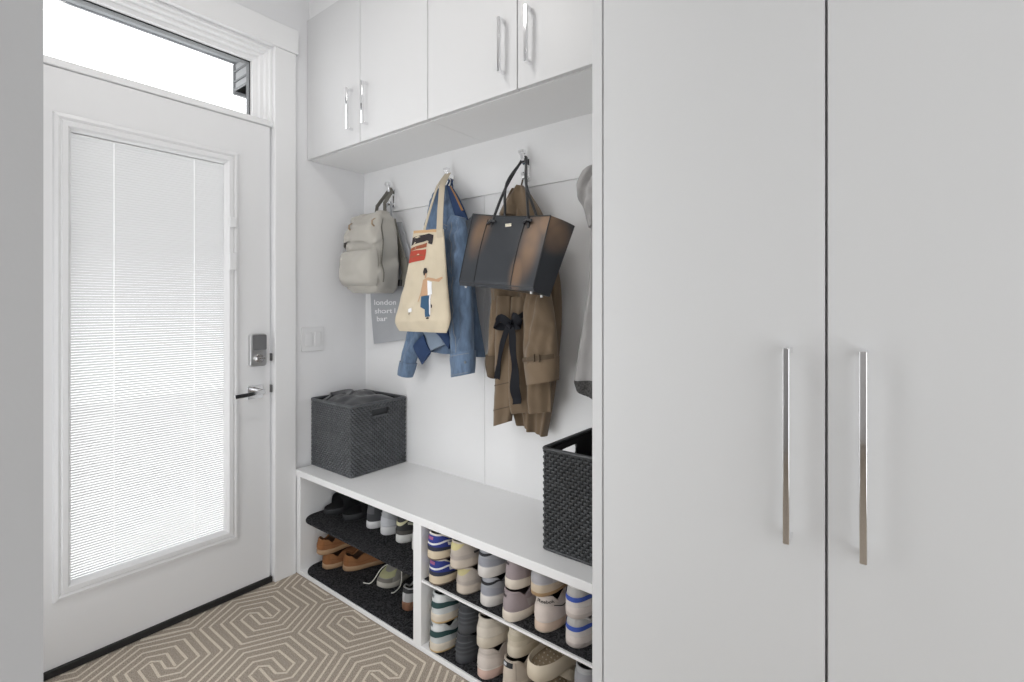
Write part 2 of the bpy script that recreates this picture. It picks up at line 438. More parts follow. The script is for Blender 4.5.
# ------------------------------------------------------------------ cabinets
def d_handle(par, xc, yface, z0, z1, out=.034, w=.011, th=.010):
    b = MB()
    b.box(xc-w/2, xc+w/2, yface-out, yface-out+th, z0, z1)
    for z in (z0, z1-.010): b.box(xc-w/2, xc+w/2, yface-out+th, yface, z, z+.010)
    return b.build('handle', CHROME, par, bevel=.0012)
UY, UZ = 1.272, 1.938           # face of the doors / underside
DW = (XP-XW)/4
for k, lab in ((0, 'white two-door wall cabinet next to the entry door'), (1, 'white two-door wall cabinet next to the tall cabinet')):
    xa, xb = XW+2*DW*k, XW+2*DW*(k+1)
    c = thing('wall_cabinet', lab, 'cabinet', ((xa+xb)/2, 1.44, UZ), group='wall cabinets over the bench')
    boxo('body', (xa+.0005, xb-.0005, UY+.021, YW-.0185 if False else YW, UZ, 2.612), CABP, c, bevel=.001)
    for q in (0, 1):
        x0, x1 = xa+DW*q+.0018, xa+DW*(q+1)-.0018
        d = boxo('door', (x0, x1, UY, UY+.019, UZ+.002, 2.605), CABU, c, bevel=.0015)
        d_handle(d, x1-.052 if q == 0 else x0+.052, UY, 2.000, 2.178, out=.032)
structure('trim_6', [(XW, XP, UY+.012, YW, 2.613, CEIL)], CABP)

# tall cabinet
tc = thing('tall_cabinet', 'tall white cabinet with two long flush doors and slim chrome pulls', 'cabinet', (-.1, 1.3, 0))
XR = .3205
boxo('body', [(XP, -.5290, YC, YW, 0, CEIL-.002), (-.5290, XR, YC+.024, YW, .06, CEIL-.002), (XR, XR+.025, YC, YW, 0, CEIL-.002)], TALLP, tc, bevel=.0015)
boxo('plinth', (-.5290, XR, YC+.06, YC+.08, 0, .06), TALLP, tc)
for (x0, x1, hx) in ((-.5262, -.1052, -.1585), (-.1012, XR-.003, -.0497)):
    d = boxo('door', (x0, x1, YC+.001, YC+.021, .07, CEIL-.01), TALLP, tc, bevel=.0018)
    d_handle(d, hx, YC+.001, .833, 1.171, out=.036, w=.0105, th=.010)

# bench: shoe cubby and top
BY = 1.210
BT = .484
cb = thing('shoe_cubby', 'white built-in shoe cubby with two open bays under the bench', 'shoe rack', (-1.4, 1.4, 0))
boxo('carcass', [(XW+.0145, XW+.049, BY, YW, .002, .455), (XP-.022, XP-.0005, BY, YW, .002, .455), (XW+.049, XP-.022, BY, YW-.02, .002, .020),
                 (XW+.049, XP-.022, YW-.02, YW, .002, .455)], CABP, cb, bevel=.0015)
boxo('divider', (-1.407, -1.364, BY+.0005, YW-.02, .020, .455), CABP, cb, bevel=.0015)
boxo('shelf', (XW+.049, -1.4075, BY+.03, YW-.02, .246, .258), CABP, cb, bevel=.001)
boxo('shelf', (-1.3635, XP-.022, BY+.002, YW-.02, .249, .2565), CABP, cb, bevel=.001)
bt = boxo('bench_top', (XW+.0145, XP-.0005, BY-.004, YW-.0001, .4555, BT), CABP, None, bevel=.0015)
tag(bt, 'white continuous bench top over the shoe cubby', 'bench')
# ribbed mats
def tray_mat(name, x0, x1, y0, y1, z, th, r0, r1, label, grp):
    mb = MB(); out = []
    def arc(cx, cy, r, a0):
        if r <= 0: return [(cx, cy)]
        return [(cx+r*math.cos(R(a0+90*q/8)), cy+r*math.sin(R(a0+90*q/8))) for q in range(9)]
    out += arc(x0+r0, y0+r0, r0, 180); out += arc(x1-r1, y0+r1, r1, 270); out += [(x1, y1), (x0, y1)]
    N = len(out)
    mb.add([(p[0], p[1], z) for p in out]+[(p[0], p[1], z+th) for p in out],
           [(i, (i+1) % N, N+(i+1) % N, N+i) for i in range(N)]+[tuple(range(N))[::-1], tuple(range(N, 2*N))])
    o = mb.build(name, MATB, None, bevel=.002)
    return tag(o, label, 'shoe mat', grp)
tray_mat('shoe_mat', XW+.053, -1.4085, BY-.006, YW-.03, .2583, .009, .075, .003, 'black ribbed mat on the left bay shelf, under the sandals', 'shoe mats')
tray_mat('shoe_mat', XW+.051, -1.4085, BY+.004, YW-.03, .0203, .006, .075, .008, 'black ribbed mat on the left bay bottom, under the tan moccasins', 'shoe mats')
tray_mat('shoe_mat', -1.359, XP-.024, BY+.010, YW-.03, .2567, .004, .004, .004, 'black ribbed mat on the right bay shelf, under the blue sneakers', 'shoe mats')
tray_mat('shoe_mat', -1.360, XP-.024, BY+.006, YW-.03, .0203, .006, .05, .004, 'black ribbed mat on the right bay bottom, under the green-striped sneakers', 'shoe mats')

# ------------------------------------------------------------------ outside
structure('ground_outside', (-9, XW-.16, -6, 8, -.25, -.15), mat('pale_concrete', (.75, .75, .74), .9, var=.05))
EX = -2.9
ea = MB()
ea.box(EX, XW-.15, -1.2, 1.6, 2.572, 2.66)
ea.box(EX-.03, EX, -1.2, 1.6, 2.60, 2.70)
for k in range(6):
    ea.box(EX+.02+.1*k, EX+.025+.1*k, -1.2, 1.6, 2.566, 2.572)
structure_o = tag(ea.build('trim_7', mat('eave_paint', (.24, .25, .26), .7, var=.1, vscale=20)), kind='structure')
pw = MB()
pw.box(EX+.02, XW-.15, 1.2175, 1.6, 2.42, 2.566, 0)
for z in (2.42, 2.465, 2.52):
    pw.box(EX+.012, XW-.15, 1.2095, 1.6, z, z+.008, 1)
pw.box(EX, EX+.02, 1.2115, 1.6, 2.405, 2.566, 1)
tag(pw.build('exterior_siding', [mat('pale_siding', (.33, .335, .34), .7), mat('grey_siding', (.16, .165, .17), .7)]), kind='structure')

# ------------------------------------------------------------------ coat hooks
HZ = 1.838
HOOKS = [-1.992, -1.582, -1.166, -.750]
def make_hook(x, label):
    h = thing('coat_hook', label, 'coat hook', (x, YW-.018, HZ-.05), group='chrome coat hooks on the rail')
    yb = YW-.018
    boxo('plate', (x-.010, x+.010, yb-.006, yb, HZ-.105, HZ-.015), CHROME, h, bevel=.0015)
    b = MB(); b.ribbon([(x, yb-.004, HZ-.045), (x, yb-.015, HZ-.043), (x, yb-.030, HZ-.034), (x, yb-.038, HZ-.016), (x, yb-.040, HZ-.002)], .016, .007, (1, 0, 0))
    b.box(x-.012, x+.012, yb-.049, yb-.031, HZ-.004, HZ+.012)
    b.build('upper_prong', CHROME, h, bevel=.0012)
    b = MB(); b.ribbon([(x, yb-.004, HZ-.085), (x, yb-.016, HZ-.096), (x, yb-.028, HZ-.096), (x, yb-.035, HZ-.086), (x, yb-.036, HZ-.074)], .016, .006, (1, 0, 0))
    b.build('lower_prong', CHROME, h, bevel=.001)
    return h
for x, l in zip(HOOKS, ('chrome coat hook holding the grey backpack', 'chrome coat hook holding the denim jacket and canvas tote',
                        'chrome coat hook holding the leather handbag', 'chrome coat hook behind the tall cabinet edge, holding a grey garment')):
    make_hook(x, l)

# ------------------------------------------------------------------ soft things
class Sheet:
    """A soft flat body between a left and right outline: front and back skins, closed edge."""
    def __init__(s, left, right, y, depth, back=None, folds=(), p=2.6, crumple=0., cscale=14., seed=0., yl=None):
        s.L = [at_y(u, v, y if yl is None else yl[i]) for i, (u, v) in enumerate(left)]
        s.Rr = [at_y(u, v, y if yl is None else yl[i]) for i, (u, v) in enumerate(right)]
        s.depth, s.back, s.folds, s.p, s.cr, s.cs, s.seed = depth, depth*.3 if back is None else back, folds, p, crumple, cscale, seed
    def prof(s, a): return max(0, 1-abs(2*a-1)**s.p)**(1/s.p)
    def mid(s, a, b): return catmull(s.L, b).lerp(catmull(s.Rr, b), a)
    def dep(s, b):
        if isinstance(s.depth, (list, tuple)):
            n = len(s.depth)-1; i = min(int(b*n), n-1); return s.depth[i]+(s.depth[i+1]-s.depth[i])*(b*n-i)
        return s.depth
    def front(s, a, b, off=0.):
        m = s.mid(a, b); pr = s.prof(a)
        f = 0
        for (A, fa, ph, sh) in s.folds:
            f += A*math.sin(2*math.pi*(fa*a+ph+sh*b))
        if s.cr:
            f += s.cr*noise.noise(Vector((m.x*s.cs+s.seed, m.z*s.cs, s.seed)))
            f += s.cr*.5*noise.noise(Vector((m.x*s.cs*2.3+s.seed, m.z*s.cs*2.0, s.seed+5)))
        return Vector((m.x, m.y-s.dep(b)*pr+f*pr-off, m.z))
    def backp(s, a, b):
        m = s.mid(a, b); return Vector((m.x, m.y+s.back*s.prof(a), m.z))
    def mesh(s, mb, nu=28, nv=40, mi=0, cap=True):
        A = lambda i: .5-.5*math.cos(math.pi*i/(nu-1))
        vs = []; W = 2*nu-2
        for j in range(nv):
            b = j/(nv-1)
            for i in range(nu): vs.append(s.front(A(i), b))
            for i in range(nu-2, 0, -1): vs.append(s.backp(A(i), b))
        fs = []
        for j in range(nv-1):
            for i in range(W):
                fs.append((j*W+i, j*W+(i+1) % W, (j+1)*W+(i+1) % W, (j+1)*W+i))
        if cap:
            for j in (0, nv-1):
                for i in range(nu-1):
                    o = j*W; a, b2 = o+i, o+i+1
                    c = o+(W-i-1) % W; d = o+(W-i) % W
                    q = [a, b2, c, d]
                    q = [x for k, x in enumerate(q) if x not in q[:k]]
                    if len(q) > 2: fs.append(tuple(q))
        mb.add(vs, fs, mi)
        return mb
    def patch(s, mb, a0, a1, b0, b1, off, mi=0, n=8, m=8):
        mb.grid(lambda i, j: s.front(a0+(a1-a0)*i, b0+(b1-b0)*j, off), n, m, mi)
    def poly(s, mb, pts, off, mi=0):
        """filled outline in (a, b) space lying on the front skin (fan about its centre, edges split)"""
        out = []
        for (p, q) in zip(pts, pts[1:]+pts[:1]):
            for k in range(4): out.append((p[0]+(q[0]-p[0])*k/4, p[1]+(q[1]-p[1])*k/4))
        c = (sum(p[0] for p in pts)/len(pts), sum(p[1] for p in pts)/len(pts))
        N = len(out); vs = [s.front(p[0], p[1], off) for p in out]+[s.front((p[0]+c[0])/2, (p[1]+c[1])/2, off) for p in out]+[s.front(c[0], c[1], off)]
        mb.add(vs, [(i, (i+1) % N, N+(i+1) % N, N+i) for i in range(N)]+[(N+i, N+(i+1) % N, 2*N) for i in range(N)], mi)
    def text(s, mb, txt, a, b, size, width_a, height_b, off, mi=0):
        vs, fs = text_mesh(txt, 1.)
        mb.add([s.front(a+p.x*width_a, b-p.y*height_b, off) for p in vs], fs, mi)

# ---- grey cloth bag behind the backpack
hk = HOOKS[0]
GREYC = mat('grey_cotton', srgb(172, 174, 178), .9, bump=.25, bscale=300, sheen=.2)
gb = thing('cloth_bag', 'pale grey printed cloth bag hanging behind the backpack', 'bag', (hk, 1.575, 1.05))
sh = Sheet([(363, 225), (368, 262), (370.5, 294), (372, 320), (374, 344)], [(402, 222), (412, 262), (415, 294), (413, 318), (409, 339)], 1.584, .005, .003,
           folds=((.002, 1.5, .2, .6), (.001, 3, .1, 1.)), crumple=.003, cscale=18)
sh.mesh(MB(), 26, 40).build('pouch', GREYC, gb)
tx = MB()
for i, (t, b, a) in enumerate((('london', .60, .36), ('short l', .685, .36), ('bar', .765, .27))):
    sh.text(tx, t, a, b, 1, .19, .070, .0010)
tx.build('printed_lettering', mat('print_white', (.85, .85, .86), .8), gb)
st = MB()
pl, pr = at_y(374, 224, 1.576), at_y(392, 222, 1.576)
for p in (pl, pr):
    st.ribbon([p, p.lerp(Vector((hk, 1.566, HZ-.080)), .5)+Vector((0, .002, 0)), Vector((hk+(.004 if p is pr else -.004), 1.566, HZ-.080))], .012, .002, (1, 0, 0))
st.build('hanging_strap', GREYC, gb)

# ---- backpack
TAUPE = mat('taupe_canvas', srgb(176, 172, 164), .85, bump=.2, bscale=260, var=.05, sheen=.2)
TAUPED = mat('taupe_webbing', srgb(120, 117, 109), .85, bump=.3, bscale=300)
DKB = mat('dark_buckle', (.03, .03, .03), .4)
bp = thing('backpack', 'light grey-beige canvas backpack with a front pocket on the first hook', 'backpack', (-2.0, 1.48, 1.31))
BX, BYc, BW, BD = -1.998, 1.466, .262, .160
def bp_pt(a, b, grow=0., front=0.):
    z = 1.305+.385*b
    w = interp(b, [0, .06, .2, .7, .9, 1], [.74, .93, 1.0, .97, .88, .62])
    d = interp(b, [0, .06, .3, .75, .93, 1], [.80, .95, 1.04, .95, .72, .35])
    an = 2*math.pi*a; c, s_ = math.cos(an), math.sin(an)
    e = 2/4.2
    x = BW/2*w*math.copysign(abs(c)**e, c); y = BD/2*d*math.copysign(abs(s_)**e, s_)
    p = Vector((BX+x*(1+grow/.13)-.012*b*b, BYc+y*(1+grow/.08)+.05*(1-d)*.9*.9, z))
    n = noise.noise(Vector((p.x*11, p.y*11, p.z*9)))*.012+noise.noise(Vector((p.x*26+3, p.y*26, p.z*20)))*.007
    n += .004*math.sin(p.z*46+p.x*30+2*noise.noise(p*9))
    if s_ < .35: p += Vector((c*n, s_*n, n*.5))
    return p
body = MB(); body.grid(lambda a, b: bp_pt(a, b), 72, 44, cu=True)
body.add([bp_pt(i/72, 1) for i in range(72)]+[Vector((BX-.012, BYc+.035, 1.694))], [(i, (i+1) % 72, 72) for i in range(72)])
body.add([bp_pt(i/72, 0) for i in range(72)]+[Vector((BX, BYc, 1.303))], [((i+1) % 72, i, 72) for i in range(72)])
body.build('main_body', TAUPE, bp, smooth=70)
# front pocket
pk = MB()
def pk_pt(a, b):
    # a across, b up; pillow standing off the front
    x0, x1, z0, z1 = -2.128, -1.868, 1.335, 1.505
    q, r = 2*a-1, 2*b-1
    h = max(0, 1-abs(q)**3.4)**(1/3)*max(0, 1-abs(r)**3.4)**(1/3)
    x = x0+(x1-x0)*a; z = z0+(z1-z0)*b
    x = (x0+x1)/2+(x-(x0+x1)/2)*(1-.10*abs(r)**4)
    n = noise.noise(Vector((x*12, z*12, 4)))*.008+.004*math.sin(30*x+40*z)
    return Vector((x, 1.400-.055*h+n*h, z))
pk.grid(pk_pt, 30, 26)
pk.grid(lambda a, b: pk_pt(a, b)*1+Vector((0, .03 if 0 < a < 1 and 0 < b < 1 else .0, 0)) if False else Vector((pk_pt(a, b).x, 1.413, pk_pt(a, b).z)), 30, 26, flip=True)
pko = pk.build('front_pocket', TAUPE, bp, smooth=70)
# lid flap
fp = MB()
def fl_pt(a, b):
    an = .56+a*.40                                # around the front from left side to right side
    zb = 1.0-.40*b-(.035*math.sin(a*9+1)*b)
    p = bp_pt(an, max(0, min(1, zb)), .006)
    return p+Vector((0, -.006*b, 0))
fp.grid(fl_pt, 40, 20)
fp.grid(lambda a, b: fl_pt(a, b)+Vector((0, .004, -.002)), 40, 20, flip=True)
fp.build('lid_flap', TAUPE, bp, smooth=70)
zt = MB()
zt.tube([bp_pt(.97, .12+.78*k/16, .002) for k in range(17)], .003, 6)
zt.build('zipper', TAUPED, bp)
for (u, v) in ((350, 227), (373, 222)):
    p = at_y(u, v, 1.385)
    b = MB(); b.ribbon([p+Vector((0, .010, .018)), p+Vector((0, -.004, .008)), p+Vector((0, -.006, -.008)), p+Vector((0, .006, -.018))], .010, .003, (1, 0, 0))
    b.build('webbing_tab', mat('tan_webbing', srgb(150, 130, 108), .8), bp)
lp = MB()
top = Vector((-2.02, 1.53, 1.685))
lp.ribbon([top+Vector((-.030, -.004, 0)), top+Vector((-.026, 0, .05)), Vector((hk-.016, 1.566, HZ-.03)), Vector((hk, 1.569, HZ-.012)), Vector((hk+.016, 1.566, HZ-.03)), top+Vector((.034, 0, .06)), top+Vector((.040, -.004, 0))], .018, .004, (0, 1, 0))
lp.build('grab_loop', TAUPED, bp)
for dx in (-.045, .05):
    ss = MB(); ss.ribbon([(BX+dx, 1.545, 1.66), (BX+dx*1.3, 1.555, 1.58), (BX+dx*1.7+.02, 1.558, 1.48), (BX+dx*2.1+.03, 1.555, 1.40), (BX+dx*1.9+.02, 1.548, 1.34)], .045, .010, (1, 0, 0))
    sso = ss.build('shoulder_strap', TAUPED, bp, bevel=.002)
    if dx > 0:
        b = MB(); q = at_y(402, 283, 1.553); b.box(q.x-.012, q.x+.012, 1.536, 1.546, q.z-.016, q.z+.016); b.build('buckle', DKB, sso, bevel=.002)
        b = MB(); q = at_y(406, 268, 1.55); b.ribbon([q+Vector((-.005, 0, .05)), q+Vector((.012, -.004, .01)), q+Vector((.004, 0, -.03)), q+Vector((-.02, 0, -.055))], .018, .003, (1, 0, 0)); b.build('adjuster_strap', TAUPED, sso)

# ---- denim jacket
hk = HOOKS[1]
DEN = mat('denim', srgb(98, 119, 145), .9, bump=.5, bscale=420, var=.24, vscale=70, stretch=(1, 1, .25), sheen=.2)
DEND = mat('denim_dark', srgb(44, 66, 104), .9, bump=.3, bscale=420, var=.15, vscale=20)
STI = mat('denim_stitch', srgb(150, 150, 150), .9)
TANL = mat('collar_tan', srgb(150, 110, 70), .8)
dj = thing('denim_jacket', 'blue denim jacket hanging behind the canvas tote', 'jacket', (hk, 1.55, 1.05))
jb = Sheet([(443, 185), (433, 198), (427.5, 222), (424, 262), (420, 300), (414, 330), (414, 349)],
           [(449, 186), (459, 198), (469, 226), (473, 266), (477, 306), (482, 336), (485.5, 357)], 1.552, [.012, .030, .05, .045, .035, .03, .028], .015,
           folds=((.010, 2.2, .1, .5), (.004, 5, .3, .8)), crumple=.018, cscale=16)
jb.mesh(MB(), 40, 50).build('body', DEN, dj, smooth=70)
pl = MB(); jb.patch(pl, .88, .985, .60, .93, .002); pl.build('button_placket', DEN, dj)
for k in range(9):
    bn = MB(); p = jb.front(.90, .62+.036*k, .004); bn.tube([p, p+Vector((0, -.003, 0))], .0042, 8)
    bn.build('button', mat('pewter_button', (.2, .22, .25), .4, .7), dj)
wb = MB(); jb.patch(wb, .80, .995, .93, .998, .003, n=10, m=4); wb.build('waistband', DEN, dj)
co = Sheet([(447, 186), (450, 198), (454, 212), (459, 226), (466, 240)], [(450.5, 186), (458, 198), (464.5, 212), (469.5, 228), (471, 242)], 1.505, .008, .02)
co.mesh(MB(), 10, 20).build('collar', DEND, dj)
ct = Sheet([(449.8, 186), (455.8, 198), (461.5, 211)], [(450.8, 186), (457.4, 198), (463.2, 210)], 1.493, .004, .004); ct.mesh(MB(), 8, 10).build('collar_trim', TANL, dj)
sl = Sheet([(453, 215), (449, 240), (450.5, 280), (452, 320), (453, 356)], [(464, 218), (470, 240), (471.5, 280), (472, 320), (473, 352)], 1.468, [.03, .045, .04, .036, .034], .03, folds=((.006, 1.2, .3, 1.5), (.003, 3, 0, 2)), crumple=.014, cscale=24, p=2.2)
slo = sl.mesh(MB(), 26, 44).build('sleeve', DEN, dj, smooth=70)
cf = Sheet([(452, 354), (452.7, 365), (453.7, 377)], [(474, 350), (474, 361), (473, 373)], 1.468, .040, .036, p=2.2, crumple=.004, cscale=30)
cf.mesh(MB(), 22, 10).build('cuff', DEN, slo, smooth=70)
b = MB()
for bb in (.15, .9): b.tube([cf.front(.06+.88*k/20, bb, .001) for k in range(21)], .0009, 5)
b.tube([sl.front(.42, .1+.88*k/30, .0012) for k in range(31)], .0011, 5)
b.build('stitching', STI, slo)
b = MB(); p = cf.front(.86, .5, .002); b.tube([p, p+Vector((0, -.003, 0))], .006, 10); b.build('cuff_button', mat('pewter_button', (0, 0, 0)), slo)
s2 = Sheet([(412, 318), (409.5, 335), (405, 352), (401.5, 366)], [(430, 320), (424, 338), (418, 354), (413, 370)], 1.515, .035, .02, folds=((.006, 1.5, .1, 1.),), crumple=.006, cscale=24, p=2.2)
s2o = s2.mesh(MB(), 20, 26).build('sleeve', DEN, dj, smooth=70)
c2 = Sheet([(402.5, 360), (401, 367), (400.5, 373)], [(416, 364), (414, 371), (411.5, 377.5)], 1.512, .038, .025, p=2.2)
c2.mesh(MB(), 18, 8).build('cuff', DEN, s2o, smooth=70)
fh = Sheet([(413.5, 346), (414.5, 350), (422, 364.5)], [(424, 335), (426, 342), (431, 352)], 1.485, .008, .006)
fh.mesh(MB(), 14, 14).build('folded_hem', DEND, dj, smooth=70)
fh = Sheet([(423, 332), (427, 340), (430, 351)], [(440, 330), (442, 337), (446, 344)], 1.495, .010, .008, folds=((.003, 1, 0, 1),)); fh.mesh(MB(), 14, 14).build('inner_facing', mat('denim_faded', srgb(138, 152, 170), .9, bump=.3, bscale=400, var=.1), dj, smooth=70)
fh = Sheet([(436, 333), (441, 338), (449, 349)], [(447, 329), (449, 334), (451.5, 342)], 1.488, .008, .008); fh.mesh(MB(), 12, 10).build('folded_hem', DEND, dj, smooth=70)
lo = MB(); lo.ribbon([Vector((hk-.012, 1.560, 1.765)), Vector((hk-.011, 1.577, HZ-.042)), Vector((hk, 1.579, HZ-.029)), Vector((hk+.011, 1.577, HZ-.042)), Vector((hk+.014, 1.560, 1.765))], .007, .003, (0, 1, 0)); lo.build('hanging_loop', DEND, dj)
# yoke seams
b = MB()
b.tube([jb.front(.55+.44*k/16, .33+.05*k/16, .001) for k in range(17)], .0012, 5)
b.tube([jb.front(.55+.44*k/16, .345+.05*k/16, .001) for k in range(17)], .0008, 5)
b.build('stitching', STI, dj)

# ---- canvas tote
CAN = mat('natural_canvas', srgb(208, 195, 171), .9, bump=.25, bscale=330, var=.07, vscale=7, sheen=.15)
CANS = mat('canvas_strap', srgb(198, 186, 165), .9, bump=.3, bscale=300)
tb = thing('tote_bag', 'cream canvas tote bag with a printed standing figure', 'bag', (hk, 1.45, 1.15))
ts = Sheet([(413.5, 231), (410.5, 255), (406, 282), (400, 305), (396.2, 322), (399.5, 331)], [(443.5, 229), (445.5, 255), (447.5, 282), (449.5, 305), (450.5, 320), (446.5, 333)], 1.372,
           [.008, .018, .026, .03, .028, .006], .012, folds=((.003, 2, .2, .7),), crumple=.008, cscale=15, p=2.3)
ts.mesh(MB(), 40, 56).build('pouch', CAN, tb, smooth=70)
PR = [mat('print_black', srgb(48, 42, 44), .85), mat('print_red', srgb(176, 70, 54), .85), mat('print_skin', srgb(196, 158, 126), .85), mat('print_white', (0, 0, 0)), mat('print_teal', srgb(56, 90, 120), .85), mat('print_tan', srgb(200, 165, 125), .85), mat('print_rust', srgb(150, 84, 58), .85)]
q = MB(); q_ = q; q2 = MB()
ts.patch(q, .05, .98, .0, .035, .0012, 5, 14, 4)
ts.poly(q, [(.03, .075), (.60, .045), (.75, .06), (.74, .12), (.56, .10), (.03, .135)], .0016, 0)
ts.poly(q, [(.03, .155), (.56, .115), (.55, .145), (.03, .175)], .0016, 6)
ts.poly(q, [(.03, .175), (.54, .16), (.53, .24), (.03, .265)], .0016, 1)
ts.poly(q, [(.62, .07), (.76, .06), (.73, .13), (.60, .12)], .0020, 0)
ts.poly(q, [(.06, .215), (.52, .195), (.52, .205), (.06, .225)], .0020, 6)
# the printed figure
q = q2
ts.poly(q, [(.51, .325), (.55, .298), (.615, .298), (.65, .325), (.61, .352), (.545, .352)], .0016, 0)
ts.poly(q, [(.575, .34), (.625, .335), (.625, .37), (.585, .375)], .0020, 2)
ts.poly(q, [(.55, .385), (.66, .37), (.70, .42), (.68, .51), (.56, .52), (.53, .45)], .0016, 2)
ts.poly(q, [(.66, .39), (.75, .40), (.76, .50), (.69, .512), (.675, .45)], .0020, 3)
ts.poly(q, [(.66, .365), (.80, .375), (.86, .385), (.95, .36), (.96, .37), (.88, .40), (.78, .395), (.66, .385)], .0018, 2)
ts.poly(q, [(.545, .40), (.565, .42), (.55, .50), (.525, .57), (.51, .57), (.525, .49)], .0018, 2)
ts.poly(q, [(.56, .52), (.735, .505), (.74, .60), (.72, .74), (.65, .745), (.64, .65), (.575, .62)], .0016, 4)
ts.poly(q, [(.715, .51), (.735, .505), (.74, .60), (.725, .73), (.71, .70)], .0020, 3)
ts.poly(q, [(.66, .755), (.70, .745), (.71, .77), (.67, .775)], .0018, 0)
ts.poly(q, [(.745, .59), (.765, .60), (.76, .63), (.745, .63)], .0018, 0)
q3 = MB(); q = q3
ts.poly(q, [(.31, .64), (.38, .63), (.39, .67), (.345, .69), (.31, .67)], .0018, 3)
ts.poly(q, [(.335, .68), (.355, .68), (.35, .71), (.34, .71)], .0020, 0)
q_.build('printed_banner', PR, tb); q2.build('printed_figure', PR, tb); q3.build('printed_emblem', PR, tb)
for (A, B, yb, off) in (((439.5, 231), (446.5, 186), 1.362, 0), ((424.5, 229), (445, 186), 1.376, .006)):
    p0 = at_y(*A, yb); p2 = Vector((hk+(.003 if off == 0 else -.003), 1.561-off*.5, HZ-.014))
    b = MB(); b.ribbon([p0+Vector((0, .004, -.025)), p0, p0.lerp(p2, .35)+Vector((0, -.014, 0)), p0.lerp(p2, .75)+Vector((0, -.026, 0)), p0.lerp(p2, .92)+Vector((0, -.014, 0)), p2+Vector((0, -.004, .004)), p2+Vector((.001, .004, .004))], .026 if off == 0 else .010, .003, (1, .3, 0))
    b.build('strap', CANS, tb)

# ---- trench coat
hk = HOOKS[2]
OLV = mat('olive_gabardine', srgb(116, 98, 77), .85, bump=.2, bscale=380, var=.08, vscale=9, sheen=.25)
OLVD = mat('olive_lining', srgb(88, 74, 58), .85, bump=.2, bscale=300)
RIB = mat('navy_ribbon', srgb(15, 17, 25), .65, spec=.25)
tcoat = thing('trench_coat', 'olive brown trench coat with a dark ribbon bow, hanging behind the handbag', 'coat', (hk, 1.55, .9))
bs = Sheet([(515, 190), (508, 203), (500, 222), (494, 260), (493, 300), (499, 340), (506, 385), (517, 421)],
           [(524, 188), (534, 200), (546, 222), (556, 260), (561, 290), (561, 330), (555, 390), (547, 436)], 1.555,
           [.02, .04, .055, .06, .055, .05, .042, .03], .02, folds=((.012, 2.4, .15, .25), (.006, 5.2, .4, .3)), crumple=.010, cscale=10)
bs.mesh(MB(), 56, 64).build('body', OLV, tcoat, smooth=70)
sf = Sheet([(510.5, 297), (510, 330), (510, 372), (511, 400), (512, 413)], [(545, 296), (548, 330), (549, 370), (551, 395), (551, 412)], 1.500, [.02, .03, .032, .028, .02], .02,
           folds=((.012, 1.8, .35, .2), (.005, 4, .1, .3)), crumple=.010, cscale=14)
sfo = sf.mesh(MB(), 36, 40).build('skirt_panel', OLV, tcoat, smooth=70)
lp_ = Sheet([(498, 296), (497, 330), (497, 372), (496, 402), (494.5, 426)], [(511, 296), (513, 330), (514, 372), (513.5, 402), (511, 421)], 1.490, [.02, .03, .03, .028, .02], .02, folds=((.007, 1.1, .3, .2),), crumple=.006, cscale=14)
lpo = lp_.mesh(MB(), 24, 40).build('side_panel', OLV, tcoat, smooth=70)
for bb in (.60, .82):
    b = MB(); b.ribbon([lp_.front(.04+.9*k/10, bb-.03*k/10, .001) for k in range(11)], .004, .002, (0, 0, 1))
    b.build('tuck_seam', OLVD, lpo)
hood = Sheet([(517, 186), (510, 197), (504, 206), (500, 214)], [(522, 185), (530, 194), (537, 206), (541, 218)], 1.525, [.01, .03, .035, .03], .02, folds=((.008, 1.5, .1, .3),))
hood.mesh(MB(), 24, 20).build('collar', OLV, tcoat, smooth=70)
r_ = Sheet([(531, 286), (526.5, 310), (525, 335), (525, 366)], [(548, 284), (553, 310), (556, 335), (557.5, 362)], 1.452, [.035, .042, .04, .04], .03, folds=((.009, 1.5, .3, 1.), (.004, 3.2, 0, 2.)), crumple=.012, cscale=18, p=2.2)
ro = r_.mesh(MB(), 28, 34).build('sleeve', OLV, tcoat, smooth=70)
cc = Sheet([(525.5, 360), (527, 372), (528.5, 384.5)], [(558.5, 356), (558.5, 368), (558, 380)], 1.450, .046, .034, p=2.2, crumple=.004)
cc.mesh(MB(), 24, 12).build('cuff', OLV, ro, smooth=70)
b = MB(); b.ribbon([cc.front(.03+.94*k/16, -.06+.02*math.sin(k), .004) for k in range(17)], .016, .003, (0, 0, 1)); p = cc.front(.62, -.06, .008)
b.box(p.x-.013, p.x-.009, p.y-.002, p.y+.003, p.z-.013, p.z+.013); b.box(p.x+.009, p.x+.013, p.y-.002, p.y+.003, p.z-.013, p.z+.013)
b.build('cuff_strap', OLVD, ro)
l_ = Sheet([(494, 300), (492, 330), (489.5, 355)], [(505, 300), (503, 330), (501, 358)], 1.50, .035, .02, folds=((.004, 1.2, .2, 1.),), p=2.2)
l_o = l_.mesh(MB(), 18, 22).build('sleeve', OLV, tcoat, smooth=70)
lc = Sheet([(488.5, 354), (488, 364), (491, 374)], [(501.5, 356), (500.5, 368), (498.5, 378.5)], 1.497, .038, .025, p=2.2)
lc.mesh(MB(), 18, 10).build('cuff', OLVD, l_o, smooth=70)
for k in range(3):
    b = MB(); p = bs.front(.90, .42+.1*k, .003); b.ribbon([p+Vector((-.012, 0, .002)), p+Vector((.012, 0, -.002))], .003, .002, (0, 0, 1))
    b.build('buttonhole', OLVD, tcoat)
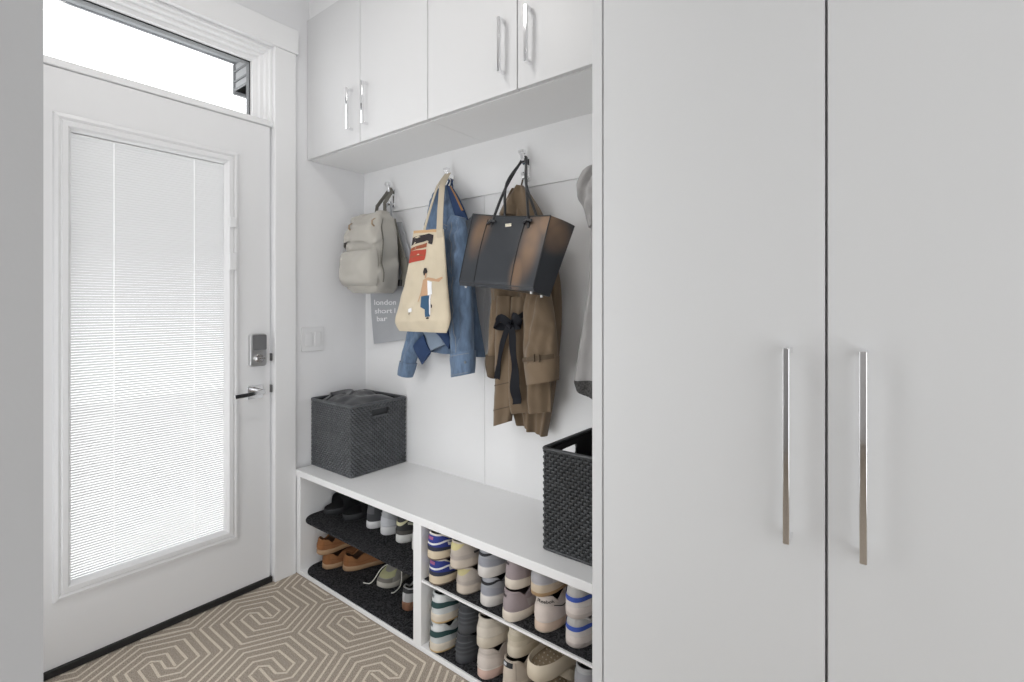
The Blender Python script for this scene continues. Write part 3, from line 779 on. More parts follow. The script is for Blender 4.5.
# ribbon bow
KN = at_y(510, 325, 1.438)
rb = MB()
rb.tube([KN+Vector((-.008, 0, .004)), KN+Vector((.010, 0, -.006))], .011, 10)
def loop(dx, dz, w):
    pts = [KN, KN+Vector((dx*.5, -.014, dz+.022)), KN+Vector((dx, -.010, dz)), KN+Vector((dx*.95, .004, dz-.010)), KN+Vector((dx*.5, .006, dz*.4-.008)), KN]
    rb.ribbon([catmull(pts, k/20) for k in range(21)], w, .002, (.2, .15, 1))
loop(-.062, .004, .030); loop(.050, .012, .028)
rb.ribbon([KN+Vector((.0, .004, .002)), at_y(518, 318, 1.44), at_y(525, 313, 1.452), at_y(530, 310, 1.47)], .018, .002, (0, 0, 1))
rb.build('ribbon_bow', RIB, tcoat, smooth=60)
rb = MB()
pts = [KN+Vector((.004, -.002, -.004)), at_y(513, 345, 1.436), at_y(514.5, 370, 1.440), at_y(515.5, 392, 1.444), at_y(517, 404, 1.446)]
rb.ribbon([catmull(pts, k/16)+Vector((0, .004*math.sin(k), 0)) for k in range(17)], [.024+.022*k/16 for k in range(17)], .002, [(1, .25*math.sin(k*.7), 0) for k in range(17)])
rb.build('ribbon_tail', RIB, tcoat, smooth=60)
rb = MB()
pts = [KN+Vector((-.008, -.001, -.004)), at_y(502, 345, 1.443), at_y(498.5, 365, 1.452), at_y(497, 379, 1.458)]
rb.ribbon([catmull(pts, k/14) for k in range(15)], [.020+.004*k/14 for k in range(15)], .002, [(1, .3*math.sin(k*.6), 0) for k in range(15)])
rb.build('ribbon_tail', RIB, tcoat, smooth=60)
lo = MB(); lo.ribbon([Vector((hk-.012, 1.560, HZ-.130)), Vector((hk-.011, 1.570, HZ-.100)), Vector((hk, 1.572, HZ-.086)), Vector((hk+.011, 1.570, HZ-.100)), Vector((hk+.012, 1.560, HZ-.130))], .007, .003, (0, 1, 0)); lo.build('hanging_loop', OLVD, tcoat)

# ---- leather handbag
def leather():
    m = bpy.data.materials.new('reflection_painted_leather'); m.use_nodes = True
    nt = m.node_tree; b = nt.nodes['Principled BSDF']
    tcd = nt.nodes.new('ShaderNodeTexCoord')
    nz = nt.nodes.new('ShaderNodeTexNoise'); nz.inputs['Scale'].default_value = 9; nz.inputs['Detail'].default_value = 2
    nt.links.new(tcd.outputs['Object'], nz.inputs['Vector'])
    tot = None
    # warm reflections painted into the leather colour as bronze patches (centre x, z; radii)
    for (cx, cz, rx, rz) in LEA_REFLECTIONS:
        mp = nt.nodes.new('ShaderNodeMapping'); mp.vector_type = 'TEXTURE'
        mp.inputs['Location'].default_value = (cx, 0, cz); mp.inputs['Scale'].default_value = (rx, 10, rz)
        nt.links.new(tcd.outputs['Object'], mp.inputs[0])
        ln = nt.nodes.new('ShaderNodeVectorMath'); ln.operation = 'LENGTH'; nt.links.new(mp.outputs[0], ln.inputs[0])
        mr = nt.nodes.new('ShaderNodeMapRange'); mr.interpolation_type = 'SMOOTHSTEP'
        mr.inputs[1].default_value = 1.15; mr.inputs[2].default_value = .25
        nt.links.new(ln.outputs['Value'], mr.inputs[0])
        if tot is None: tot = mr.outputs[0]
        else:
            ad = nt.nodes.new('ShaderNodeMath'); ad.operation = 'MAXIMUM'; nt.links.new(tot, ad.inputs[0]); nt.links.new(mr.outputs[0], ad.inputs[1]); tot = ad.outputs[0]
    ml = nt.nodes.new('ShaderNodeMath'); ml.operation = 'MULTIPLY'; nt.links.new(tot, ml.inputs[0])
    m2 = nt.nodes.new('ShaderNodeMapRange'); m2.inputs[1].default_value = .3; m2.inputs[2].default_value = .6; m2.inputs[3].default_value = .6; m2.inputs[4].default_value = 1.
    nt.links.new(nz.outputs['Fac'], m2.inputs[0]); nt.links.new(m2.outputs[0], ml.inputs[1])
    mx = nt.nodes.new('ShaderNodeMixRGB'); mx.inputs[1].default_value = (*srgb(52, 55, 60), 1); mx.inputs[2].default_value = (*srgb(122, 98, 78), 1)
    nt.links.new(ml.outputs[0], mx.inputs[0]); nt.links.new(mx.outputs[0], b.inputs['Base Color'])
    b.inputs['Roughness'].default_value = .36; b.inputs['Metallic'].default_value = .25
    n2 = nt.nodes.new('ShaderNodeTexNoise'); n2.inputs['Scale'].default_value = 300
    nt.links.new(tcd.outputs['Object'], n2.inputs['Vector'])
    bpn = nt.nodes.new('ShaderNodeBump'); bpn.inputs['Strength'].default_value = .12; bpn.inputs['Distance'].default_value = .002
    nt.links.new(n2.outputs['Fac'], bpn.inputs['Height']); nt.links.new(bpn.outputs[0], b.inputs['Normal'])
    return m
LEA_REFLECTIONS = []
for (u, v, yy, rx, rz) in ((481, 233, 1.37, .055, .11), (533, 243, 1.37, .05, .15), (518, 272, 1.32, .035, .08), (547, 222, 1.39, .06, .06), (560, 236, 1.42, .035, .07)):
    p = at_y(u, v, yy); LEA_REFLECTIONS.append((p.x-HOOKS[2], p.z-1.3, rx, rz))
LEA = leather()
LEAB = mat('black_leather', (.02, .021, .024), .35, bump=.1, bscale=300)
hb = thing('handbag', 'black leather tote handbag with painted bronze reflections and long straps', 'handbag', (hk, 1.42, 1.3))
TF = [at_y(473, 214, 1.395), at_y(550.7, 215.5, 1.395)]
BF = [at_y(458.3, 285.5, 1.295), at_y(532, 291.5, 1.295)]
TBk = [at_y(465.5, 221, 1.430), at_y(575, 226, 1.455)]
BB = [BF[0]+Vector((.012, .085, .004)), at_y(549.6, 297, 1.380)]
def hb_front(a, b, off=0):
    p = TF[0].lerp(TF[1], a).lerp(BF[0].lerp(BF[1], a), b)
    bul = .012*math.sin(math.pi*a)*math.sin(math.pi*min(1, b*1.02))
    p.z -= .006*math.sin(math.pi*a)*(1-b)
    rr = max(0, (b-.93)/.07)
    return p+Vector((0, -bul-off+.010*rr*rr, 0))
hbm = MB()
hbm.grid(hb_front, 30, 24)
def gus(side):
    def f(a, b):
        i = 1 if side else 0
        p = hb_front(1. if side else 0., b).lerp(TBk[i].lerp(BB[i], b), a)
        d = Vector((1 if side else -1, .3, 0))
        return p+d*(.010*math.sin(math.pi*a)*(1-b))*(-1 if not side else .4)
    return f
hbm.grid(gus(True), 10, 24); hbm.grid(gus(False), 10, 24)
hbm.grid(lambda a, b: TBk[0].lerp(TBk[1], a).lerp(BB[0].lerp(BB[1], a), b)+Vector((0, .0, 0)), 30, 24)
hbm.grid(lambda a, b: hb_front(a, 1.).lerp(BB[0].lerp(BB[1], a), b), 30, 6)
hbm.grid(lambda a, b: (hb_front(a, .08)+Vector((0, .003, 0))).lerp(TBk[0].lerp(TBk[1], a).lerp(BB[0].lerp(BB[1], a), .1), b), 30, 6)
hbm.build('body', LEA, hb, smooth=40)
b = MB()
for (u0, v0, u1, v1) in ((488, 224, 473.5, 284), (525.5, 222, 510, 287)):
    a0 = (at_y(u0, v0, 1.387).x-TF[0].x)/(TF[1].x-TF[0].x); a1 = (at_y(u1, v1, 1.298).x-BF[0].x)/(BF[1].x-BF[0].x)
    b.tube([hb_front(a0+(a1-a0)*k/14, .06+.93*k/14, .0008) for k in range(15)], .0017, 6)
b.tube([hb_front(1, k/14, .0005) for k in range(15)], .0022, 6)
b.tube([hb_front(0, k/14, .0005) for k in range(15)], .0018, 6)
b.tube([hb_front(k/14, .95, .0008) for k in range(15)], .0017, 6)
b.tube([hb_front(k/14, .0, .0005) for k in range(15)], .0022, 6)
b.build('piping', LEAB, hb)
b = MB(); p = at_y(510, 224, 1.385); aa = (p.x-TF[0].x)/(TF[1].x-TF[0].x); p = hb_front(aa, .13, .002)
b.box(p.x-.014, p.x+.014, p.y-.002, p.y+.002, p.z-.006, p.z+.006); b.build('metal_plate', mat('pale_gold', (.8, .74, .6), .2, 1), hb, bevel=.001)
for (t_, s_) in ((.06, .1), (.95, .1), (.93, .85)):
    b = MB(); p = hb_front(t_, 1.).lerp(BB[0].lerp(BB[1], t_), s_); b.tube([p+Vector((0, 0, .002)), p+Vector((0, 0, -.007))], [.005, .004], 10); b.build('metal_foot', SATIN, hb)
TIP = Vector((hk, 1.567, HZ-.012))
for nm, (A, B), dy, yy in (('front', ((492.5, 222), (528.5, 221)), 0, 1.383), ('back', ((505, 212), (536.5, 216)), .004, 1.435)):
    pa, pb = at_y(*A, yy), at_y(*B, yy)
    sa, sb = TIP+Vector((-.010, dy-.004, -.012)), TIP+Vector((.010, dy-.004, -.012))
    pts = [pa+Vector((0, -.002, -.03)), pa, pa.lerp(sa, .5)+Vector((-.004, -.012 if nm == 'front' else -.040, 0)), sa, TIP+Vector((0, dy, -.002)), sb, pb.lerp(sb, .5)+Vector((.006, -.012 if nm == 'front' else -.040, 0)), pb, pb+Vector((0, -.002, -.03))]
    b = MB(); b.tube([catmull(pts, k/40) for k in range(41)], .0052, 8)
    so = b.build('strap', LEAB, hb, smooth=70)
    if nm == 'front':
        for p in (pa, pb):
            b = MB(); b.tube([p+Vector((-.018, -.005, -.005)), p+Vector((.0, -.010, .004)), p+Vector((.018, -.005, .000))], .0055, 8); b.build('strap_keeper', LEAB, so)

# ---- grey garment on the last hook, mostly behind the tall cabinet
GRG = mat('grey_jersey', srgb(160, 158, 157), .9, bump=.25, bscale=260, var=.05)
gg = thing('hooded_garment', 'soft grey hooded garment with dark lace hem, mostly hidden by the tall cabinet', 'jacket', (HOOKS[3], 1.5, 1.0))
g1 = Sheet([(592, 167), (585.5, 174), (580.5, 187), (582, 200), (587, 210), (590, 228)], [(606, 165), (616, 172), (620, 188), (618, 204), (612, 214), (609, 226)], 1.49, [.02, .05, .06, .06, .05, .04], .05, folds=((.010, 2.3, .1, .9), (.005, 4, 0, 2)), crumple=.016, cscale=22)
g1.mesh(MB(), 30, 30).build('hood', GRG, gg, smooth=70)
g2 = Sheet([(593, 222), (592.5, 260), (590, 290), (584, 330), (578.5, 362), (576, 381)], [(610, 222), (616, 260), (622, 290), (628, 330), (632, 362), (634, 381)], 1.50, [.03, .04, .045, .05, .05, .05], .04, folds=((.010, 2.6, .2, .2),), crumple=.008)
g2.mesh(MB(), 36, 44).build('body', GRG, gg, smooth=70)
g3 = Sheet([(576, 379.5), (576, 382), (578, 387)], [(634, 379.5), (634, 384), (634, 416)], 1.495, .050, .04, folds=((.010, 2.6, .4, 0),))
g3.mesh(MB(), 30, 8).build('lace_hem', mat('dark_lace', srgb(70, 69, 68), .9, bump=1, bscale=150, var=.6, vscale=160), gg, smooth=70)
lo = MB(); lo.ribbon([(-.803, 1.500, 1.690), (-.785, 1.535, 1.755), (HOOKS[3]-.012, 1.562, HZ-.035), (HOOKS[3], 1.568, HZ-.016), (HOOKS[3]+.012, 1.562, HZ-.035), (-.762, 1.535, 1.755), (-.770, 1.500, 1.690)], .01, .003, (0, 1, 0)); lo.build('hanging_loop', GRG, gg)

# ------------------------------------------------------------------ woven baskets
BWX, BWY, BH = .334, .314, .318
def make_basket(x0, y0, z0, hole_side, label, WICKER):
    o = thing('woven_basket', label, 'basket', (x0+BWX/2, y0+BWY/2, z0), group='black woven baskets on the bench')
    r = .014
    # perimeter path
    per = []
    for (cx, cy, a0) in ((BWX/2-r, BWY/2-r, 0), (-BWX/2+r, BWY/2-r, 90), (-BWX/2+r, -BWY/2+r, 180), (BWX/2-r, -BWY/2+r, 270)):
        for q in range(5):
            a = R(a0+22.5*q); per.append((Vector((cx+r*math.cos(a), cy+r*math.sin(a))), Vector((math.cos(a), math.sin(a)))))
    # resample evenly
    N = len(per); seglen = [(per[(i+1) % N][0]-per[i][0]).length for i in range(N)]; tot = sum(seglen)
    nst = 124; pitch = tot/nst; nsm = nst*3
    sm = []
    for k in range(nsm):
        d = tot*k/nsm; i = 0
        while d > seglen[i]: d -= seglen[i]; i += 1
        t = d/seglen[i]
        sm.append((per[i][0].lerp(per[(i+1) % N][0], t), per[i][1].lerp(per[(i+1) % N][1], t).normalized()))
    rows = 30; rp = (BH-.014)/rows
    hz0, hz1, hw = BH-.066, BH-.030, .046
    def inhole(p, z):
        return abs(p.y) < hw and p.x*hole_side > BWX/2-.02 and hz0 < z < hz1
    wv = MB()
    for j in range(rows):
        z = .008+rp*(j+.5)
        pts = [(p+n*(.0027*math.cos(math.pi*k/3+math.pi*j)-.0038), p) for k, (p, n) in enumerate(sm)]
        run = []; runs = []
        for k, (q, p) in enumerate(pts):
            if inhole(p, z):
                if run: runs.append(run); run = []
            else: run.append(Vector((q.x, q.y, z)))
        if not runs: wv.tube(run, rp*.47, 6, closed=True, flat=.45)
        else:
            runs[0] = run+runs[0]
            for rr in runs: wv.tube(rr, rp*.47, 6, flat=.45)
    for v in range(len(wv.v)):
        p = wv.v[v]; wv.v[v] = (p[0]+o.location.x, p[1]+o.location.y, p[2]+o.location.z)
    wv.build('weave', WICKER, o, smooth=70)
    L = Vector(o.location)
    for z, rr, nm_ in ((.005, .005, 'base_rim'), (BH-.004, .0065, 'top_rim')):
        fr = MB(); fr.tube([Vector((p.x-n.x*.004, p.y-n.y*.004, z))+L for p, n in sm[::3]], rr, 8, closed=True)
        fr.build(nm_, WICKER, o, smooth=70)
    stk = MB()
    for k in range(0, nsm, 3):
        p, n = sm[k]; q = p-n*.0045
        if abs(p.y) < hw and p.x*hole_side > BWX/2-.02:
            stk.box(q.x-.0015+L.x, q.x+.0015+L.x, q.y-.0015+L.y, q.y+.0015+L.y, .004+L.z, hz0+L.z)
        else: stk.tube([Vector((q.x, q.y, .004))+L, Vector((q.x, q.y, BH-.004))+L], .0016, 5)
    stk.build('stakes', WICKLIN, o)
    hf = MB()
    xx = hole_side*(BWX/2-.004)
    cs = [(-hw, hz0), (hw, hz0), (hw, hz1), (-hw, hz1)]
    hf.tube([Vector((xx, a, b_))+L for a, b_ in cs], .004, 6, closed=True)
    hf.build('hand_hole_edge', WICKER, o)
    ln = MB(); i_ = .0085
    X, Y = BWX/2-i_, BWY/2-i_
    def quad(a, b_, c, d): ln.add([Vector(p)+L for p in (a, b_, c, d)], [(0, 1, 2, 3)])
    quad((-X, -Y, .006), (X, -Y, .006), (X, -Y, BH-.006), (-X, -Y, BH-.006)); quad((-X, Y, .006), (X, Y, .006), (X, Y, BH-.006), (-X, Y, BH-.006))
    for sx in (1, -1):
        if sx == hole_side:
            for (a, b_, c, d) in ((-Y, Y, .006, hz0), (-Y, Y, hz1, BH-.006), (-Y, -hw, hz0, hz1), (hw, Y, hz0, hz1)):
                quad((sx*X, a, c), (sx*X, b_, c), (sx*X, b_, d), (sx*X, a, d))
        else: quad((sx*X, -Y, .006), (sx*X, Y, .006), (sx*X, Y, BH-.006), (sx*X, -Y, BH-.006))
    quad((-X, -Y, .006), (X, -Y, .006), (X, Y, .006), (-X, Y, .006))
    ln.build('inner_wall', WICKLIN, o, smooth=0)
    return o
B1X, B1Y = -2.2375, 1.286
B2X, B2Y = -.8900, 1.284
make_basket(B1X, B1Y, BT+.0005, 1, 'black woven basket filled with dark cloth, in the corner by the door', WICKER)
make_basket(B2X, B2Y, BT+.0005, -1, 'black woven basket with an open handle hole, beside the tall cabinet', WICKERB)
CHAR = mat('charcoal_cloth', srgb(66, 67, 70), .85, bump=.25, bscale=200, sheen=.3)
cl = MB()
def heap(cx, cy, w, d, z, h, seed, nx=44, ny=44):
    def f(a, b):
        x, y = (a-.5)*w, (b-.5)*d
        e = (1-abs(2*a-1)**5)*(1-abs(2*b-1)**5)
        n = noise.noise(Vector((x*9+seed, y*9, seed)))*.6+noise.noise(Vector((x*20, y*15+seed, 2)))*.35+.25*math.sin(28*x+14*y+seed+3*noise.noise(Vector((x*8, y*8, seed))))
        return Vector((cx+x, cy+y, z+h*max(0, e)*(.75+.5*n)))
    cl.grid(f, nx, ny); cl.grid(lambda a, b: Vector((f(a, b).x, f(a, b).y, z-.06 if 0 < a < 1 and 0 < b < 1 else z)), nx, ny, flip=True)
heap(B1X+BWX/2, B1Y+BWY/2, BWX-.032, BWY-.032, BT+BH-.035, .066, 3.1)
# folded strap edge on top
pts = [Vector((B1X+.06, B1Y+.035, BT+BH-.012)), Vector((B1X+.045, B1Y+.09, BT+BH+.006)), Vector((B1X+.075, B1Y+.14, BT+BH+.020)), Vector((B1X+.12, B1Y+.14, BT+BH+.022)), Vector((B1X+.16, B1Y+.09, BT+BH+.014)), Vector((B1X+.2, B1Y+.04, BT+BH-.008))]
cl.ribbon([catmull(pts, k/20) for k in range(21)], .035, .006, (0, 1, .4))
tag(cl.build('folded_cloth', CHAR, smooth=70), 'charcoal cloth heaped in the basket by the door', 'cloth')
cl = MB(); heap(B2X+BWX/2, B2Y+BWY/2, BWX-.036, BWY-.036, BT+BH-.12, .06, 8.4)
tag(cl.build('folded_cloth', mat('black_cloth', (.02, .02, .022), .8, bump=.2, bscale=200), smooth=70), 'black cloth lying inside the basket beside the tall cabinet', 'cloth')

# ------------------------------------------------------------------ shoes
def shoe_outline(th, L, W, n=2.5):
    s = (1-math.cos(th))/2
    r = max(0, 1-abs(2*s-1)**n)**(1/n)
    p = interp(s, [0, .15, .40, .70, 1], [.90, .90, .83, 1.0, .94])
    return s, math.copysign(W/2*r*p, math.sin(th)), L*s
class Shoe:
    def __init__(s, L=.275, W=.100, H=.085, heel=.030, fore=.022, flare=1.04, spring=.012, dip=.78, lean=.010, throat=.58, n=2.5):
        s.L, s.W, s.H, s.heel, s.fore, s.flare, s.spring, s.dip, s.lean, s.thr, s.n = L, W, H, heel, fore, flare, spring, dip, lean, throat, n
    def lift(s, q): return s.spring*max(0, (q-.72)/.28)**2
    def zs(s, q): return interp(q, [0, .35, .7, 1], [s.heel, s.heel*.92, s.fore, s.fore*.9])+s.lift(q)
    def base(s, th):
        q, x, y = shoe_outline(th, s.L, s.W, s.n); return Vector((x, y, s.zs(q)))
    def collar(s, th):
        q, x, y = shoe_outline(th, 1, 1, 2.2)
        y0, y1 = s.lean, s.L*s.thr
        w = s.W/2*interp(q, [0, .2, .5, .8, 1], [.70, .66, .60, .34, .26])
        r = max(0, 1-abs(2*q-1)**2.6)**(1/2.6)
        z = s.H*interp(q, [0, .10, .32, .55, .8, 1], [1, .985, s.dip, .93, .90, .72])
        return Vector((math.copysign(w*r, math.sin(th)), y0+(y1-y0)*q, z))
    def S(s, th, t):
        B, C = s.base(th), s.collar(th)
        h = C.z-B.z
        P1 = Vector((B.x*1.02, B.y-.003*max(0, math.cos(th)), B.z+h*.45)); P2 = Vector((C.x+(B.x-C.x)*.42, C.y+(B.y-C.y)*.42, C.z-h*.22)); u = 1-t
        return B*u**3+P1*(3*u*u*t)+P2*(3*u*t*t)+C*t**3
    def SN(s, th, t, off):
        e = .01
        p = s.S(th, t); du = s.S(th+e, t)-s.S(th-e, t); dv = s.S(th, min(1, t+e))-s.S(th, max(0, t-e))
        n = du.cross(dv)
        if n.length < 1e-12: return p
        n.normalize()
        c = Vector((0, min(max(p.y, .05), s.L-.06), s.H*.4))
        if n.dot(p-c) < 0: n = -n
        return p+n*off
    def ring(s, N): return [2*math.pi*i/N for i in range(N)]
def make_shoe(label, cat, group, sh, col, patches=(), sole2=None, collar=None, lining=(.03, .03, .03), tongue=None, laces=None, name='sneaker', midtex=None, text=None, rough=.75, knob=False):
    root = thing(name, label, cat, (0, 0, 0), group=group)
    N = 80
    def M(c, r=rough): return mat('shoe_%02x%02x%02x' % tuple(int(255*min(1, x)) for x in c), srgb(*[x*255 for x in c]), r, bump=.12, bscale=300, var=.05, vscale=30)
    up = MB(); TH = sh.ring(N)
    up.grid(lambda a, b: sh.S(2*math.pi*a, b), N, 18, cu=True)
    up.build('upper', M(col['upper']), root, smooth=70)
    so = MB(); b0, b1 = (0. if sole2 is None else sole2[1]), 1
    def sole_ring(f, zf):
        out = []
        for th in TH:
            q, x, y = shoe_outline(th, sh.L, sh.W, sh.n)
            z = sh.lift(q)+(sh.zs(q)-sh.lift(q))*zf
            c = Vector((0, sh.L*.5)); out.append(Vector((x*f, c.y+(y-c.y)*(1+(f-1)*.45), z)))
        return out
    def layers(mb, prof):
        rings = [sole_ring(f, z) for f, z in prof]
        vs = [p for r in rings for p in r]; fs = []
        for j in range(len(rings)-1):
            for i in range(N): fs.append((j*N+i, j*N+(i+1) % N, (j+1)*N+(i+1) % N, (j+1)*N+i))
        fs.append(tuple(range(N))[::-1]); fs.append(tuple((len(rings)-1)*N+i for i in range(N)))
        mb.add(vs, fs)
    fl_ = sh.flare
    layers(so, [(.955*fl_ if b0 == 0 else fl_, b0), (fl_, b0+.12), (fl_, .7), (fl_*.985, .93), (.985, 1.04)])
    so.build('midsole', M(col['sole'], .6), root, smooth=50)
    if sole2:
        os_ = MB(); layers(os_, [(.95*fl_, 0), (fl_*.995, .08), (fl_*1.005, b0)]); os_.build('outsole', M(sole2[0], .6), root, smooth=50)
    if knob:
        kb = MB()
        for i in range(0, N, 5):
            th = TH[i]; q, x, y = shoe_outline(th, sh.L, sh.W); 
            c = Vector((0, sh.L*.5)); y2 = c.y+(y-c.y)*(1+(fl_-1)*.45)
            kb.tube([(x*fl_*.99, y2, .001+sh.lift(q)), (x*fl_, y2, .014+sh.lift(q))], [.008, .006], 8)
        kb.build('tread_lugs', M(sole2[0] if sole2 else col['sole'], .6), root, smooth=50)
    li = MB()
    C = [sh.collar(t) for t in TH]; cy = sum(p.y for p in C)/N
    def inn(f, z): return [Vector((p.x*f, cy+(p.y-cy)*(1-(1-f)*.35), max(z, 0) if z is not None else p.z)) for p in C]
    rings = [C, [Vector((p.x*.86, cy+(p.y-cy)*.95, p.z-.012)) for p in C], [Vector((p.x*.82, cy+(p.y-cy)*.93, (p.z+sh.heel)/2)) for p in C], inn(.8, sh.heel+.006)]
    vs = [p for r in rings for p in r]; fs = []
    for j in range(3):
        for i in range(N): fs.append((j*N+i, j*N+(i+1) % N, (j+1)*N+(i+1) % N, (j+1)*N+i))
    fs.append(tuple(3*N+i for i in range(N)))
    li.add(vs, fs); li.build('lining', M(lining), root, smooth=60)
    cc = MB(); cc.tube([p+Vector((0, 0, -.0035)) for p in C], .0036, 7, closed=True); cc.build('collar', M(collar or col['upper']), root, smooth=70)
    for p in patches:
        nm, c, t0, t1, lo_, hi_ = p[:6]; off = p[6] if len(p) > 6 else .0014
        pm = MB(); n = 40
        def pf(a, b):
            th = t0+(t1-t0)*a
            l = lo_(a) if callable(lo_) else lo_; h = hi_(a) if callable(hi_) else hi_
            return sh.SN(th, l+(h-l)*b, off)
        pm.grid(pf, n, 8)
        e = [pf(i/(n-1), 1) for i in range(n)]+[pf(1, 1-j/7) for j in range(8)]+[pf(1-i/(n-1), 0) for i in range(n)]+[pf(0, j/7) for j in range(8)]
        # rim down to the upper so the overlay has thickness
        def pf0(th, t): return sh.SN(th, t, -.0006)
        pm.build(nm, M(c), root, smooth=60)
    if tongue:
        tg = MB(); y1 = sh.L*sh.thr
        def tf(a, b):
            x = (a-.5)*.046; y = y1+.004-(y1*.50)*b; z = sh.H*(.70+.265*b**.8)-abs(a-.5)**2*.03
            return Vector((x, y, z))
        tg.grid(tf, 9, 12); tg.grid(lambda a, b: tf(a, b)+Vector((0, .002, -.005)), 9, 12, flip=True)
        tg.build('tongue', M(tongue), root, smooth=70)
    if laces:
        lc_ = MB()
        for k in range(4):
            q = .62+.1*k
            th = math.acos(1-2*q); a, b = sh.collar(th), sh.collar(-th)
            mid = (a+b)/2+Vector((0, 0, .004))
            pts = [a+Vector((.006, 0, -.004)), a+Vector((0, 0, .0015)), mid, b+Vector((0, 0, .0015)), b+Vector((-.006, 0, -.004))]
            lc_.tube([catmull(pts, i/10) for i in range(11)], .0024, 6)
        lc_.build('laces', M(laces), root, smooth=70)
    if text:
        tx_, c, t0, tt, wa, hb_ = text
        vs, fs = text_mesh(tx_, 1.); tm = MB()
        tm.add([sh.SN(t0+p.x*wa, tt+p.y*hb_, .0022) for p in vs], fs); tm.build('lettering', M(c), root)
    return root
def place(o, x, y, z, rz=0, rx=0):
    o.location = (x, y, z); o.rotation_euler = (R(rx), 0, R(rz)); return o
def twin(o, label, x, y, z, rz=0, rx=0):
    c = copy_tree(o); c['label'] = label; return place(c, x, y, z, rz, rx)
SZ, FZ = .2612, .0268           # mat surfaces: shelf / bottom of the right bay
PI = math.pi
cb_ = lambda lo, hi: (lambda a: lo+(hi-lo)*math.cos((a-.5)*PI)**1)   # arched edge: lo at the ends, hi in the middle
dipc = lambda e, m: (lambda a: e+(m-e)*math.cos((a-.5)*PI))
c8 = lambda r, g, b: (r/255, g/255, b/255)
G = 'sneakers stacked in the right bay'

# 1 blue and white runners
sh = Shoe(.27, .107, .090, .032, .024, 1.05)
o = make_shoe('blue and cream sneaker, bottom of its stack on the right bay shelf', 'shoe', G, sh, dict(upper=c8(58, 70, 150), sole=c8(205, 190, 165)),
    [('heel_overlay', c8(40, 54, 130), -1.0, 1.0, .10, .80), ('heel_band', c8(215, 215, 218), -1.3, 1.3, dipc(.62, .30), dipc(.74, .40), .0024),
     ('mudguard', c8(46, 50, 66), -1.25, 1.25, .02, dipc(.10, .22), .0022), ('logo_patch', c8(150, 88, 128), -.42, .10, .56, .74, .0026), ('side_stripe', c8(225, 225, 225), .85, 1.6, .25, lambda a: .45-.1*a, .0024),
     ('collar_band', c8(190, 190, 196), -1.2, 1.2, .84, .97, .002)],
    sole2=(c8(120, 105, 92), .22), collar=c8(225, 218, 205), lining=c8(60, 60, 80), tongue=c8(60, 70, 140), laces=c8(225, 225, 225))
place(o, -1.305, 1.212, SZ, 1)
twin(o, 'blue and cream sneaker, top of its stack on the right bay shelf', -1.304, 1.203, SZ+.0915, 0)
# 2 beige with yellow heel
sh = Shoe(.27, .100, .090, .030, .024, 1.03)
o = make_shoe('beige sneaker with pale yellow heel, bottom of its stack beside the blue sneakers', 'shoe', G, sh, dict(upper=c8(186, 176, 166), sole=c8(196, 184, 170)),
    [('heel_tab', c8(196, 186, 138), -.75, .75, dipc(.92, .45), .96), ('quarter_panel', c8(176, 166, 158), -1.5, 1.5, .05, dipc(.36, .20), .002), ('side_stripe', c8(60, 58, 60), 1.0, 1.75, lambda a: .25+.1*a, lambda a: .38+.14*a, .0026)],
    sole2=(c8(168, 156, 142), .18), lining=c8(120, 112, 100), tongue=c8(190, 180, 160), laces=c8(210, 205, 195))
place(o, -1.191, 1.230, SZ, -2)
twin(o, 'beige sneaker with pale yellow heel, top of its stack beside the blue sneakers', -1.200, 1.208, SZ+.0915, -2)
# 3 grey with black collar band
sh = Shoe(.268, .098, .092, .034, .026, 1.05)
o = make_shoe('grey sneaker with black heel chevron, bottom of its stack', 'shoe', G, sh, dict(upper=c8(158, 160, 166), sole=c8(208, 204, 200)),
    [('heel_chevron', c8(34, 35, 40), -1.15, 1.15, dipc(.88, .50), dipc(.99, .66), .002), ('collar_band', c8(40, 41, 46), .9, 2.2, .84, .98, .002), ('heel_panel', c8(148, 150, 158), -.9, .9, .06, dipc(.3, .42), .0012)],
    lining=c8(40, 40, 44), tongue=c8(150, 150, 156), laces=c8(200, 200, 200))
place(o, -1.080, 1.230, SZ, -1)
twin(o, 'grey sneaker with black heel chevron, top of its stack', -1.088, 1.226, SZ+.0935, -2)
# 4 taupe
sh = Shoe(.268, .098, .090, .030, .026, 1.045)
o = make_shoe('mauve-taupe sneaker with dark heel emblem, bottom of its stack', 'shoe', G, sh, dict(upper=c8(152, 140, 142), sole=c8(214, 204, 190)),
    [('heel_emblem', c8(70, 62, 64), -.60, -.30, .62, .80, .002), ('heel_emblem', c8(70, 62, 64), -.32, -.02, .60, .72, .002), ('side_overlay', c8(166, 158, 156), 1.0, 2.0, lambda a: .12+.1*a, lambda a: .55+.2*a, .0016)],
    lining=c8(110, 100, 98), tongue=c8(150, 140, 140), laces=c8(190, 180, 175))
place(o, -.974, 1.214, SZ, -3)
twin(o, 'mauve-taupe sneaker, top of its stack between the grey and the lettered pairs', -.978, 1.232, SZ+.0915, -2)
